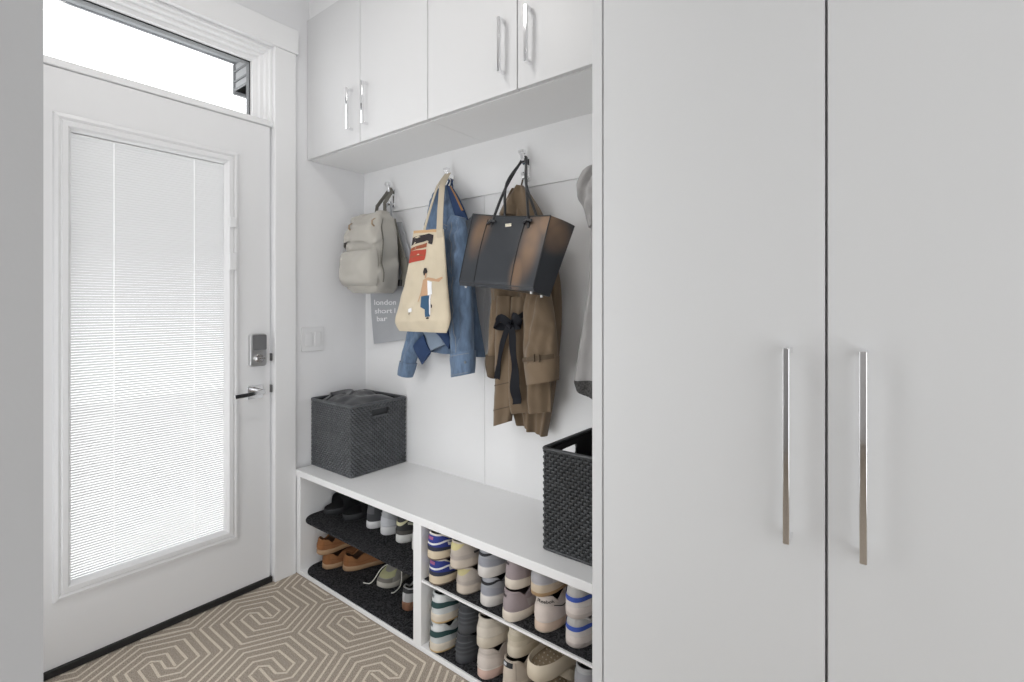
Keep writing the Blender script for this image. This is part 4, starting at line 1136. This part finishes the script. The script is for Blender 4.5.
# 5 white with lettering below, grey with gum sole above
sh = Shoe(.268, .098, .108, .030, .024, 1.03)
o = make_shoe('white sneaker with dark lettering on its heel collar', 'shoe', G, sh, dict(upper=c8(206, 196, 188), sole=c8(206, 184, 166)),
    [('heel_counter', c8(212, 200, 192), -1.3, 1.3, .06, dipc(.46, .56), .0018), ('dark_line', c8(44, 42, 44), .75, 1.7, lambda a: .52-.02*a, lambda a: .56-.02*a, .0022)],
    sole2=(c8(200, 186, 170), .2), lining=c8(24, 24, 26), tongue=c8(40, 40, 44), laces=c8(210, 205, 205), text=('Reebok', c8(50, 48, 50), .34, .66, .30, .19))
place(o, -.864, 1.234, SZ, -2)
sh = Shoe(.268, .098, .078, .034, .026, 1.045)
o = make_shoe('pale grey sneaker with tan-edged sole, lying on the lettered white sneaker', 'shoe', G, sh, dict(upper=c8(182, 180, 180), sole=c8(196, 180, 158)),
    [('heel_panel', c8(168, 166, 170), -.8, .8, .08, dipc(.35, .62), .0016), ('quarter_panel', c8(190, 188, 188), .8, 2.0, .08, .5, .0016)], sole2=(c8(170, 140, 104), .35), lining=c8(60, 58, 56), tongue=c8(180, 178, 176), laces=c8(200, 200, 198))
place(o, -.872, 1.226, SZ+.1095, -3)
# 6 white and blue chunky
sh = Shoe(.27, .100, .088, .034, .028, 1.05)
o = make_shoe('white chunky sneaker with royal blue heel band, bottom of its stack', 'shoe', G, sh, dict(upper=c8(184, 182, 180), sole=c8(212, 202, 196)),
    [('heel_band', c8(62, 88, 172), -1.3, 1.3, dipc(.42, .20), dipc(.64, .40), .002), ('heel_cap', c8(214, 208, 204), -1.3, 1.3, .0, dipc(.40, .19), .0018)],
    lining=c8(150, 148, 148), collar=c8(216, 214, 212), tongue=c8(190, 190, 190), laces=c8(210, 210, 210), sole2=(c8(196, 186, 180), .42))
place(o, -.752, 1.236, SZ, -2)
twin(o, 'white chunky sneaker with royal blue heel band, top of its stack', -.748, 1.228, SZ+.0895, -3)
# bottom row
sh = Shoe(.272, .102, .098, .032, .026, 1.05)
o = make_shoe('white sneaker with dark green side stripe, bottom of its stack', 'shoe', G, sh, dict(upper=c8(196, 200, 200), sole=c8(206, 196, 180)),
    [('side_stripe', c8(36, 66, 66), -1.2, 1.9, lambda a: .16+.22*a, lambda a: .46+.14*a, .002), ('heel_tab', c8(206, 208, 208), -.7, .7, .55, .97, .0014), ('heel_emblem', c8(110, 116, 118), -.35, -.05, .70, .86, .0026)],
    sole2=(c8(206, 178, 132), .25), lining=c8(40, 42, 44), tongue=c8(200, 204, 204), laces=c8(220, 220, 220))
place(o, -1.303, 1.210, FZ, -1)
twin(o, 'white sneaker with dark green side stripe, top of its stack', -1.302, 1.216, FZ+.0995, -1)
sh = Shoe(.268, .092, .096, .030, .026, 1.02, dip=.84)
o = make_shoe('black ribbed sneaker, bottom of its stack', 'shoe', G, sh, dict(upper=c8(62, 64, 68), sole=c8(70, 72, 76)),
    [('heel_rib', c8(78, 80, 84), -1.5, 1.5, .12, .20, .003), ('heel_rib', c8(78, 80, 84), -1.5, 1.5, .30, .37, .003), ('heel_rib', c8(84, 86, 90), -.8, .8, .52, .58, .003), ('heel_tab', c8(52, 53, 57), -.6, .6, .62, .97, .0014)], lining=c8(24, 24, 26), tongue=c8(50, 50, 54), laces=c8(50, 50, 52))
place(o, -1.192, 1.224, FZ, -1)
twin(o, 'black ribbed sneaker, top of its stack', -1.188, 1.232, FZ+.0975, -1)
sh = Shoe(.268, .098, .096, .032, .026, 1.03)
o = make_shoe('off-white sneaker with pinkish sole, bottom of its stack', 'shoe', G, sh, dict(upper=c8(200, 190, 182), sole=c8(206, 176, 164)),
    [('heel_counter', c8(208, 198, 190), -1.2, 1.2, .06, dipc(.30, .52), .0016), ('midline', c8(222, 214, 206), -1.6, 1.6, .0, .06, .003), ('heel_stripe', c8(188, 178, 170), -.9, .9, .62, .72, .0016)], lining=c8(96, 88, 78), tongue=c8(200, 192, 184), laces=c8(215, 210, 205))
place(o, -1.086, 1.220, FZ, -2)
sh = Shoe(.268, .098, .094, .034, .028, 1.04)
o = make_shoe('cream sneaker with thick sole, lying on the pinkish-soled sneaker', 'shoe', G, sh, dict(upper=c8(196, 188, 176), sole=c8(202, 192, 176)),
    [('heel_panel', c8(206, 198, 186), -1.0, 1.0, .05, .45, .0016)], lining=c8(90, 84, 76), tongue=c8(200, 192, 180), laces=c8(210, 206, 198))
place(o, -1.090, 1.222, FZ+.0975, -2)
sh = Shoe(.268, .094, .096, .030, .026, 1.03)
o = make_shoe('cream sneaker with black heel tab and white emblem', 'shoe', G, sh, dict(upper=c8(198, 186, 172), sole=c8(206, 194, 178)),
    [('heel_tab', c8(36, 38, 42), -.55, .35, .62, .98, .002), ('heel_emblem', c8(190, 192, 196), -.3, -.02, .68, .82, .003), ('side_seam', c8(176, 164, 150), .5, .56, .1, .9, .002)], lining=c8(60, 56, 50), tongue=c8(190, 180, 168), laces=c8(206, 200, 190))
place(o, -.984, 1.226, FZ, -2)
sh = Shoe(.255, .090, .084, .034, .028, 1.05)
o = make_shoe('small cream sneaker lying on the black-tabbed cream sneaker', 'shoe', G, sh, dict(upper=c8(200, 190, 172), sole=c8(206, 196, 178)),
    [('heel_panel', c8(190, 180, 160), -.9, .9, .3, .6, .0016)], lining=c8(70, 66, 58), tongue=c8(196, 186, 170), laces=c8(206, 198, 186))
place(o, -.984, 1.250, FZ+.0975, -2)
sh = Shoe(.27, .100, .092, .030, .026, 1.03)
o = make_shoe('black sneaker in the bottom corner against the tall cabinet', 'shoe', G, sh, dict(upper=c8(38, 38, 41), sole=c8(52, 52, 56)), [('heel_tab', c8(60, 60, 64), -.5, .5, .5, .9)], lining=c8(20, 20, 20), tongue=c8(36, 36, 38), laces=c8(60, 60, 62))
place(o, -.720, 1.230, FZ, -1)
o = make_shoe('grey slip-on sneaker lying on the black sneaker by the tall cabinet', 'shoe', G, Shoe(.27, .100, .090, .032, .026, 1.04), dict(upper=c8(170, 170, 172), sole=c8(196, 194, 192)), [('heel_panel', c8(150, 150, 154), -.8, .8, .2, .7)], lining=c8(70, 70, 72))
place(o, -.722, 1.234, FZ+.0935, -1)

# clogs: heel end open, dotted footbed, strap
def make_clog(label):
    root = thing('clog', label, 'shoe', group='cream clogs in the right bay')
    L, W = .27, .112; N = 64; TH = [2*PI*i/N for i in range(N)]
    CRM = mat('clog_cream', srgb(206, 194, 174), .6, bump=.05, bscale=200); FB = mat('clog_footbed', srgb(150, 134, 112), .8, bump=.3, bscale=200)
    def rg(f, z): return [Vector((shoe_outline(t, L, W)[1]*f, L*.5+(shoe_outline(t, L, W)[2]-L*.5)*(1-(1-f)*.45), z+.012*max(0, (shoe_outline(t, L, W)[0]-.72)/.28)**2)) for t in TH]
    so = MB(); rr = [rg(.94, 0), rg(1.03, .006), rg(1.04, .030), rg(1.0, .046), rg(.93, .050), rg(.88, .044), rg(.86, .030)]
    vs = [p for r in rr for p in r]; fs = []
    for j in range(len(rr)-1):
        for i in range(N): fs.append((j*N+i, j*N+(i+1) % N, (j+1)*N+(i+1) % N, (j+1)*N+i))
    fs.append(tuple(range(N))[::-1]); so.add(vs, fs); so.build('sole', CRM, root, smooth=60)
    fb = MB(); r0 = rg(.88, .031); fb.add(r0+[Vector((p.x, p.y, .024)) for p in rg(.88, 0)], [tuple(range(N))]+[(i, (i+1) % N, N+(i+1) % N, N+i) for i in range(N)]+[tuple(range(2*N-1, N-1, -1))])
    fbo = fb.build('footbed', FB, root, smooth=40)
    nb = MB()
    for i in range(-2, 3):
        for j in range(6):
            x, y = i*.015+(j % 2)*.005, .03+.018*j
            if abs(x) < .036: nb.tube([(x, y, .030), (x, y, .0335)], [.0032, .0016], 6)
    nb.build('footbed_dots', mat('clog_dots', srgb(190, 178, 158), .7), fbo)
    up = MB()
    def uf(a, b):
        th = PI*.42+(PI*2-PI*.84)*a          # around the toe
        s, x, y = shoe_outline(th, L, W); B = Vector((x, L*.5+(y-L*.5)*1.0, .044))
        C = Vector((x*.45, .112+.02*math.sin(PI*a), .084-.006*abs(2*a-1)))
        u = 1-b; P1 = Vector((B.x*1.03, B.y, .075)); P2 = Vector((C.x+(B.x-C.x)*.5, C.y+(B.y-C.y)*.5, .088))
        return B*u**3+P1*3*u*u*b+P2*3*u*b*b+C*b**3
    up.grid(uf, 40, 14); up.grid(lambda a, b: Vector((uf(a, b).x*.95, uf(a, b).y-.003, uf(a, b).z-.004)), 40, 14, flip=True)
    up.build('upper', CRM, root, smooth=60)
    stp = MB(); pts = [Vector((-.059, .128, .054)), Vector((-.052, .108, .072)), Vector((-.028, .094, .084)), Vector((.0, .090, .087)), Vector((.028, .094, .084)), Vector((.052, .108, .072)), Vector((.059, .128, .054))]
    P = [catmull(pts, k/28) for k in range(29)]
    stp.ribbon(P, .030, .005, (0, 1, .7)); so_ = stp.build('heel_strap', CRM, root, smooth=60, bevel=.001)
    dk = MB(); dk.ribbon([p+Vector((0, .003, .0032)) for p in P[5:24]], .014, .003, (0, 1, .7)); dk.build('strap_lining', mat('clog_brown', srgb(66, 56, 46), .7), so_)
    return root
o = place(make_clog('cream clog lying upside of its pair, under the strapped clog in the right bay'), -.862, 1.222, FZ, 0)
twin(o, 'cream clog with heel strap and dotted footbed, on top in the right bay', -.872, 1.206, FZ+.0985, -8)
o['label'] = 'lower cream clog, mostly hidden under the other clog'

# ---- left bay
SZ2, FZ2 = .2678, .0268
def make_slide(label):
    root = thing('slide_sandal', label, 'sandal', group='black slide sandals in the left bay')
    L, W = .27, .105; N = 56; TH = [2*PI*i/N for i in range(N)]
    BLK = mat('slide_black', srgb(40, 41, 43), .6, bump=.1, bscale=200); BLK2 = mat('slide_strap', srgb(30, 31, 33), .7, bump=.2, bscale=260)
    def rg(f, z): return [Vector((shoe_outline(t, L, W)[1]*f, L*.5+(shoe_outline(t, L, W)[2]-L*.5)*(1-(1-f)*.45), z)) for t in TH]
    so = MB(); rr = [rg(.95, 0), rg(1, .005), rg(1.01, .022), rg(.97, .027), rg(.90, .023)]
    vs = [p for r in rr for p in r]; fs = []
    for j in range(len(rr)-1):
        for i in range(N): fs.append((j*N+i, j*N+(i+1) % N, (j+1)*N+(i+1) % N, (j+1)*N+i))
    fs.append(tuple(range(N))[::-1]); fs.append(tuple((len(rr)-1)*N+i for i in range(N)))
    so.add(vs, fs); so.build('footbed', BLK, root, smooth=50)
    st = MB()
    def sf_(a, b):
        an = PI*a; y = .095+.11*b
        w = W/2*1.02*interp(y/L, [.4, .7, .85], [.86, 1.0, .94]); h = .088-.020*b
        return Vector((-w*math.copysign(abs(math.cos(an))**.7, math.cos(an)), y, .012+h*math.sin(an)**.8))
    st.grid(sf_, 26, 10); st.grid(lambda a, b: sf_(a, b)*1+Vector((0, 0, -.005)) if False else Vector((sf_(a, b).x*.94, sf_(a, b).y, sf_(a, b).z-.005*math.sin(PI*a))), 26, 10, flip=True)
    st.build('strap', BLK2, root, smooth=60)
    return root
o = place(make_slide('black slide sandal by the side wall of the left bay'), -2.122, 1.565, SZ2+.0003, 180)
c = twin(o, 'black slide sandal closer to the grey sneakers', -2.000, 1.583, SZ2+.0003, 180)
LB = 'sneakers on the left bay shelf'
sh = Shoe(.245, .092, .098, .030, .024, 1.05)
o = make_shoe('charcoal sneaker with white sole, next to the sandals', 'shoe', LB, sh, dict(upper=c8(62, 63, 66), sole=c8(214, 214, 214)), [('heel_tab', c8(90, 90, 94), -.5, .5, .4, .95), ('side_stripe', c8(190, 190, 192), .9, 1.5, .3, .5, .002)], lining=c8(30, 30, 32), tongue=c8(60, 60, 62), laces=c8(210, 210, 210))
place(o, -1.848, 1.335, SZ2, -1)
sh = Shoe(.245, .094, .102, .034, .026, 1.05)
o = make_shoe('light grey knit sneaker between the two dark sneakers', 'shoe', LB, sh, dict(upper=c8(176, 178, 182), sole=c8(212, 212, 212)), [('heel_counter', c8(196, 198, 202), -1.1, 1.1, .05, dipc(.2, .5))], lining=c8(80, 80, 84), tongue=c8(176, 178, 182), laces=c8(210, 210, 210))
place(o, -1.748, 1.335, SZ2, -1)
sh = Shoe(.250, .094, .102, .032, .026, 1.05)
o = make_shoe('black sneaker with pale yellow heel chevron and white sole', 'shoe', LB, sh, dict(upper=c8(52, 52, 52), sole=c8(214, 214, 210)), [('heel_chevron', c8(208, 204, 168), -.8, .9, dipc(.86, .44), dipc(.97, .64), .002), ('side_stripe', c8(200, 198, 180), .7, 1.6, .5, .66, .002), ('mudguard', c8(80, 78, 74), -1.2, 1.2, .02, .2, .0018)], lining=c8(30, 30, 30), tongue=c8(190, 186, 150), laces=c8(200, 198, 180))
place(o, -1.640, 1.330, SZ2, -1)
o = make_shoe('white sneaker half hidden behind the divider', 'shoe', LB, Shoe(.250, .094, .092, .034, .026, 1.05), dict(upper=c8(206, 206, 204), sole=c8(216, 214, 210)), [('heel_tab', c8(120, 120, 120), -.5, .5, .55, .95)], lining=c8(80, 80, 80), tongue=c8(206, 206, 204), laces=c8(210, 210, 210))
place(o, -1.533, 1.325, SZ2, 0)
# tan moccasins
MG = 'tan moccasins in the left bay'
sh = Shoe(.245, .104, .068, .022, .020, 1.05, dip=.70, spring=.008)
o = make_shoe('tan suede moccasin nearest the side wall, underneath', 'shoe', MG, sh, dict(upper=c8(146, 100, 64), sole=c8(170, 138, 106)), [('apron_seam', c8(128, 82, 48), -2.2, 2.2, .38, .42, .003), ('heel_patch', c8(142, 94, 56), -.5, .5, .1, .9)], lining=c8(70, 48, 32), name='moccasin', rough=.9)
place(o, -2.112, 1.282, FZ2, -2)
twin(o, 'tan suede moccasin lying on top of the other one', -2.124, 1.262, FZ2+.0695, 1, 0)
twin(o, 'tan suede moccasin set apart, closer to the laced sneaker', -2.030, 1.332, FZ2, -17)
LF = 'sneakers on the left bay bottom'
sh = Shoe(.27, .098, .090, .030, .024, 1.05)
o = make_shoe('grey and pale yellow sneaker with toe facing out and loose laces', 'shoe', LF, sh, dict(upper=c8(150, 148, 142), sole=c8(190, 186, 176)), [('toe_overlay', c8(178, 178, 138), PI-.9, PI+.9, .28, .62, .002), ('toe_cap', c8(120, 116, 110), PI-.8, PI+.8, .02, .24, .002), ('side_stripe', c8(196, 196, 190), PI-1.6, PI-1.0, .2, .5, .002)], lining=c8(44, 44, 42), tongue=c8(186, 186, 150), laces=c8(214, 212, 204))
tl = MB()
pts = [Vector((.012, .145, .076)), Vector((.042, .20, .058)), Vector((.058, .235, .020)), Vector((.068, .255, .004)), Vector((.082, .268, .004)), Vector((.098, .272, .004))]
tl.tube([catmull(pts, k/24) for k in range(25)], .0024, 6)
pts = [Vector((-.012, .145, .076)), Vector((-.05, .17, .055)), Vector((-.066, .20, .012)), Vector((-.072, .25, .004)), Vector((-.064, .268, .004))]
tl.tube([catmull(pts, k/24) for k in range(25)], .0024, 6)
tl.build('trailing_lace', mat('shoe_d6d4cc', (1, 1, 1)), o)
place(o, -1.735, 1.612-.01, FZ2, 180+8); o.location = (-1.795, 1.575, FZ2)
o.location.y = 1.548
o.scale = (1, .80, 1)
sh = Shoe(.262, .092, .088, .034, .026, 1.03)
o = make_shoe('black and grey sneaker with brown gum sole, against the divider', 'shoe', LF, sh, dict(upper=c8(176, 176, 176), sole=c8(134, 96, 74)), [('heel_top', c8(50, 50, 52), -1.4, 1.4, .55, .99, .002), ('heel_strip', c8(200, 200, 200), -.06, .06, .02, .55, .002)], lining=c8(30, 30, 30), tongue=c8(50, 50, 52), laces=c8(210, 210, 210))
place(o, -1.570, 1.304, FZ2, 0)

# ------------------------------------------------------------------ light
w = bpy.data.worlds.new('overcast'); scn.world = w; w.use_nodes = True
w.node_tree.nodes['Background'].inputs[0].default_value = (.975, .988, 1, 1)
w.node_tree.nodes['Background'].inputs[1].default_value = 2.5
def area(name, loc, size, energy, rot=(0, 0, 0), shape='DISK', sy=None):
    l = bpy.data.lights.new(name, 'AREA'); l.shape = shape; l.size = size; l.energy = energy
    if sy: l.size_y = sy
    o = bpy.data.objects.new(name, l); COL.objects.link(o); o.location = loc; o.rotation_euler = rot
    return o
def portal(name, loc, sx, sy, rot):
    o = area(name, loc, sx, 1, rot, 'RECTANGLE', sy); o.data.cycles.is_portal = True
portal('daylight_portal', ((HX0+HX1)/2, -3.61, (HZ0+HZ1)/2), HX1-HX0, HZ1-HZ0, (R(90), 0, 0))
portal('daylight_portal', (XE+.035, (VY0+VY1)/2, (VZ0+VZ1)/2), VZ1-VZ0, VY1-VY0, (0, R(90), 0))
portal('daylight_portal', ((WX0+WX1)/2, .085, (WZ0+WZ1)/2), WX1-WX0, WZ1-WZ0, (R(90), 0, 0))
FIX = mat('added_lamp_rim', (.8, .8, .8), .5)
DIF = bpy.data.materials.new('added_lamp_diffuser'); DIF.use_nodes = True
DIF.node_tree.nodes['Principled BSDF'].inputs['Emission Color'].default_value = (1, .97, .93, 1)
DIF.node_tree.nodes['Principled BSDF'].inputs['Emission Strength'].default_value = 2.
for (x, y, e, lab) in ((-1.35, .45, 4.2, 'added flush ceiling lamp near the entry door, unseen'), (.3, -1.1, 6, 'added flush ceiling lamp in the unseen hall behind'), (.6, -2.6, 6, 'added flush ceiling lamp by the added hall window, unseen')):  # unseen lamps added as fill for the mudroom and hall
    cl_ = thing('added_ceiling_light', lab, 'added ceiling light', (x, y, CEIL), group='added ceiling lamps')
    b = MB(); b.tube([(x, y, CEIL), (x, y, CEIL-.03)], .20, 32); b.build('added_rim', FIX, cl_, bevel=.003)
    b = MB(); b.tube([(x, y, CEIL-.03), (x, y, CEIL-.036)], .18, 32); b.build('added_diffuser', DIF, cl_)
    a = area('added_fill_light', (x, y, CEIL-.04), .38, e)
    a.data.color = (1, .98, .95)

# ------------------------------------------------------------------ camera
cd = bpy.data.cameras.new('camera'); cam = bpy.data.objects.new('camera', cd); COL.objects.link(cam)
cam.location = (0, 0, CAMZ); cam.rotation_euler = (R(90), 0, YAW)
cd.sensor_width = 36; cd.lens = 36*FPX/1024; cd.shift_y = -(341-HOR)/1024; cd.clip_start = .02
scn.camera = cam
scn.view_settings.view_transform = 'Standard'; scn.view_settings.look = 'None'
scn.view_settings.exposure = .2; scn.view_settings.gamma = 1; scn.view_settings.use_curve_mapping = False
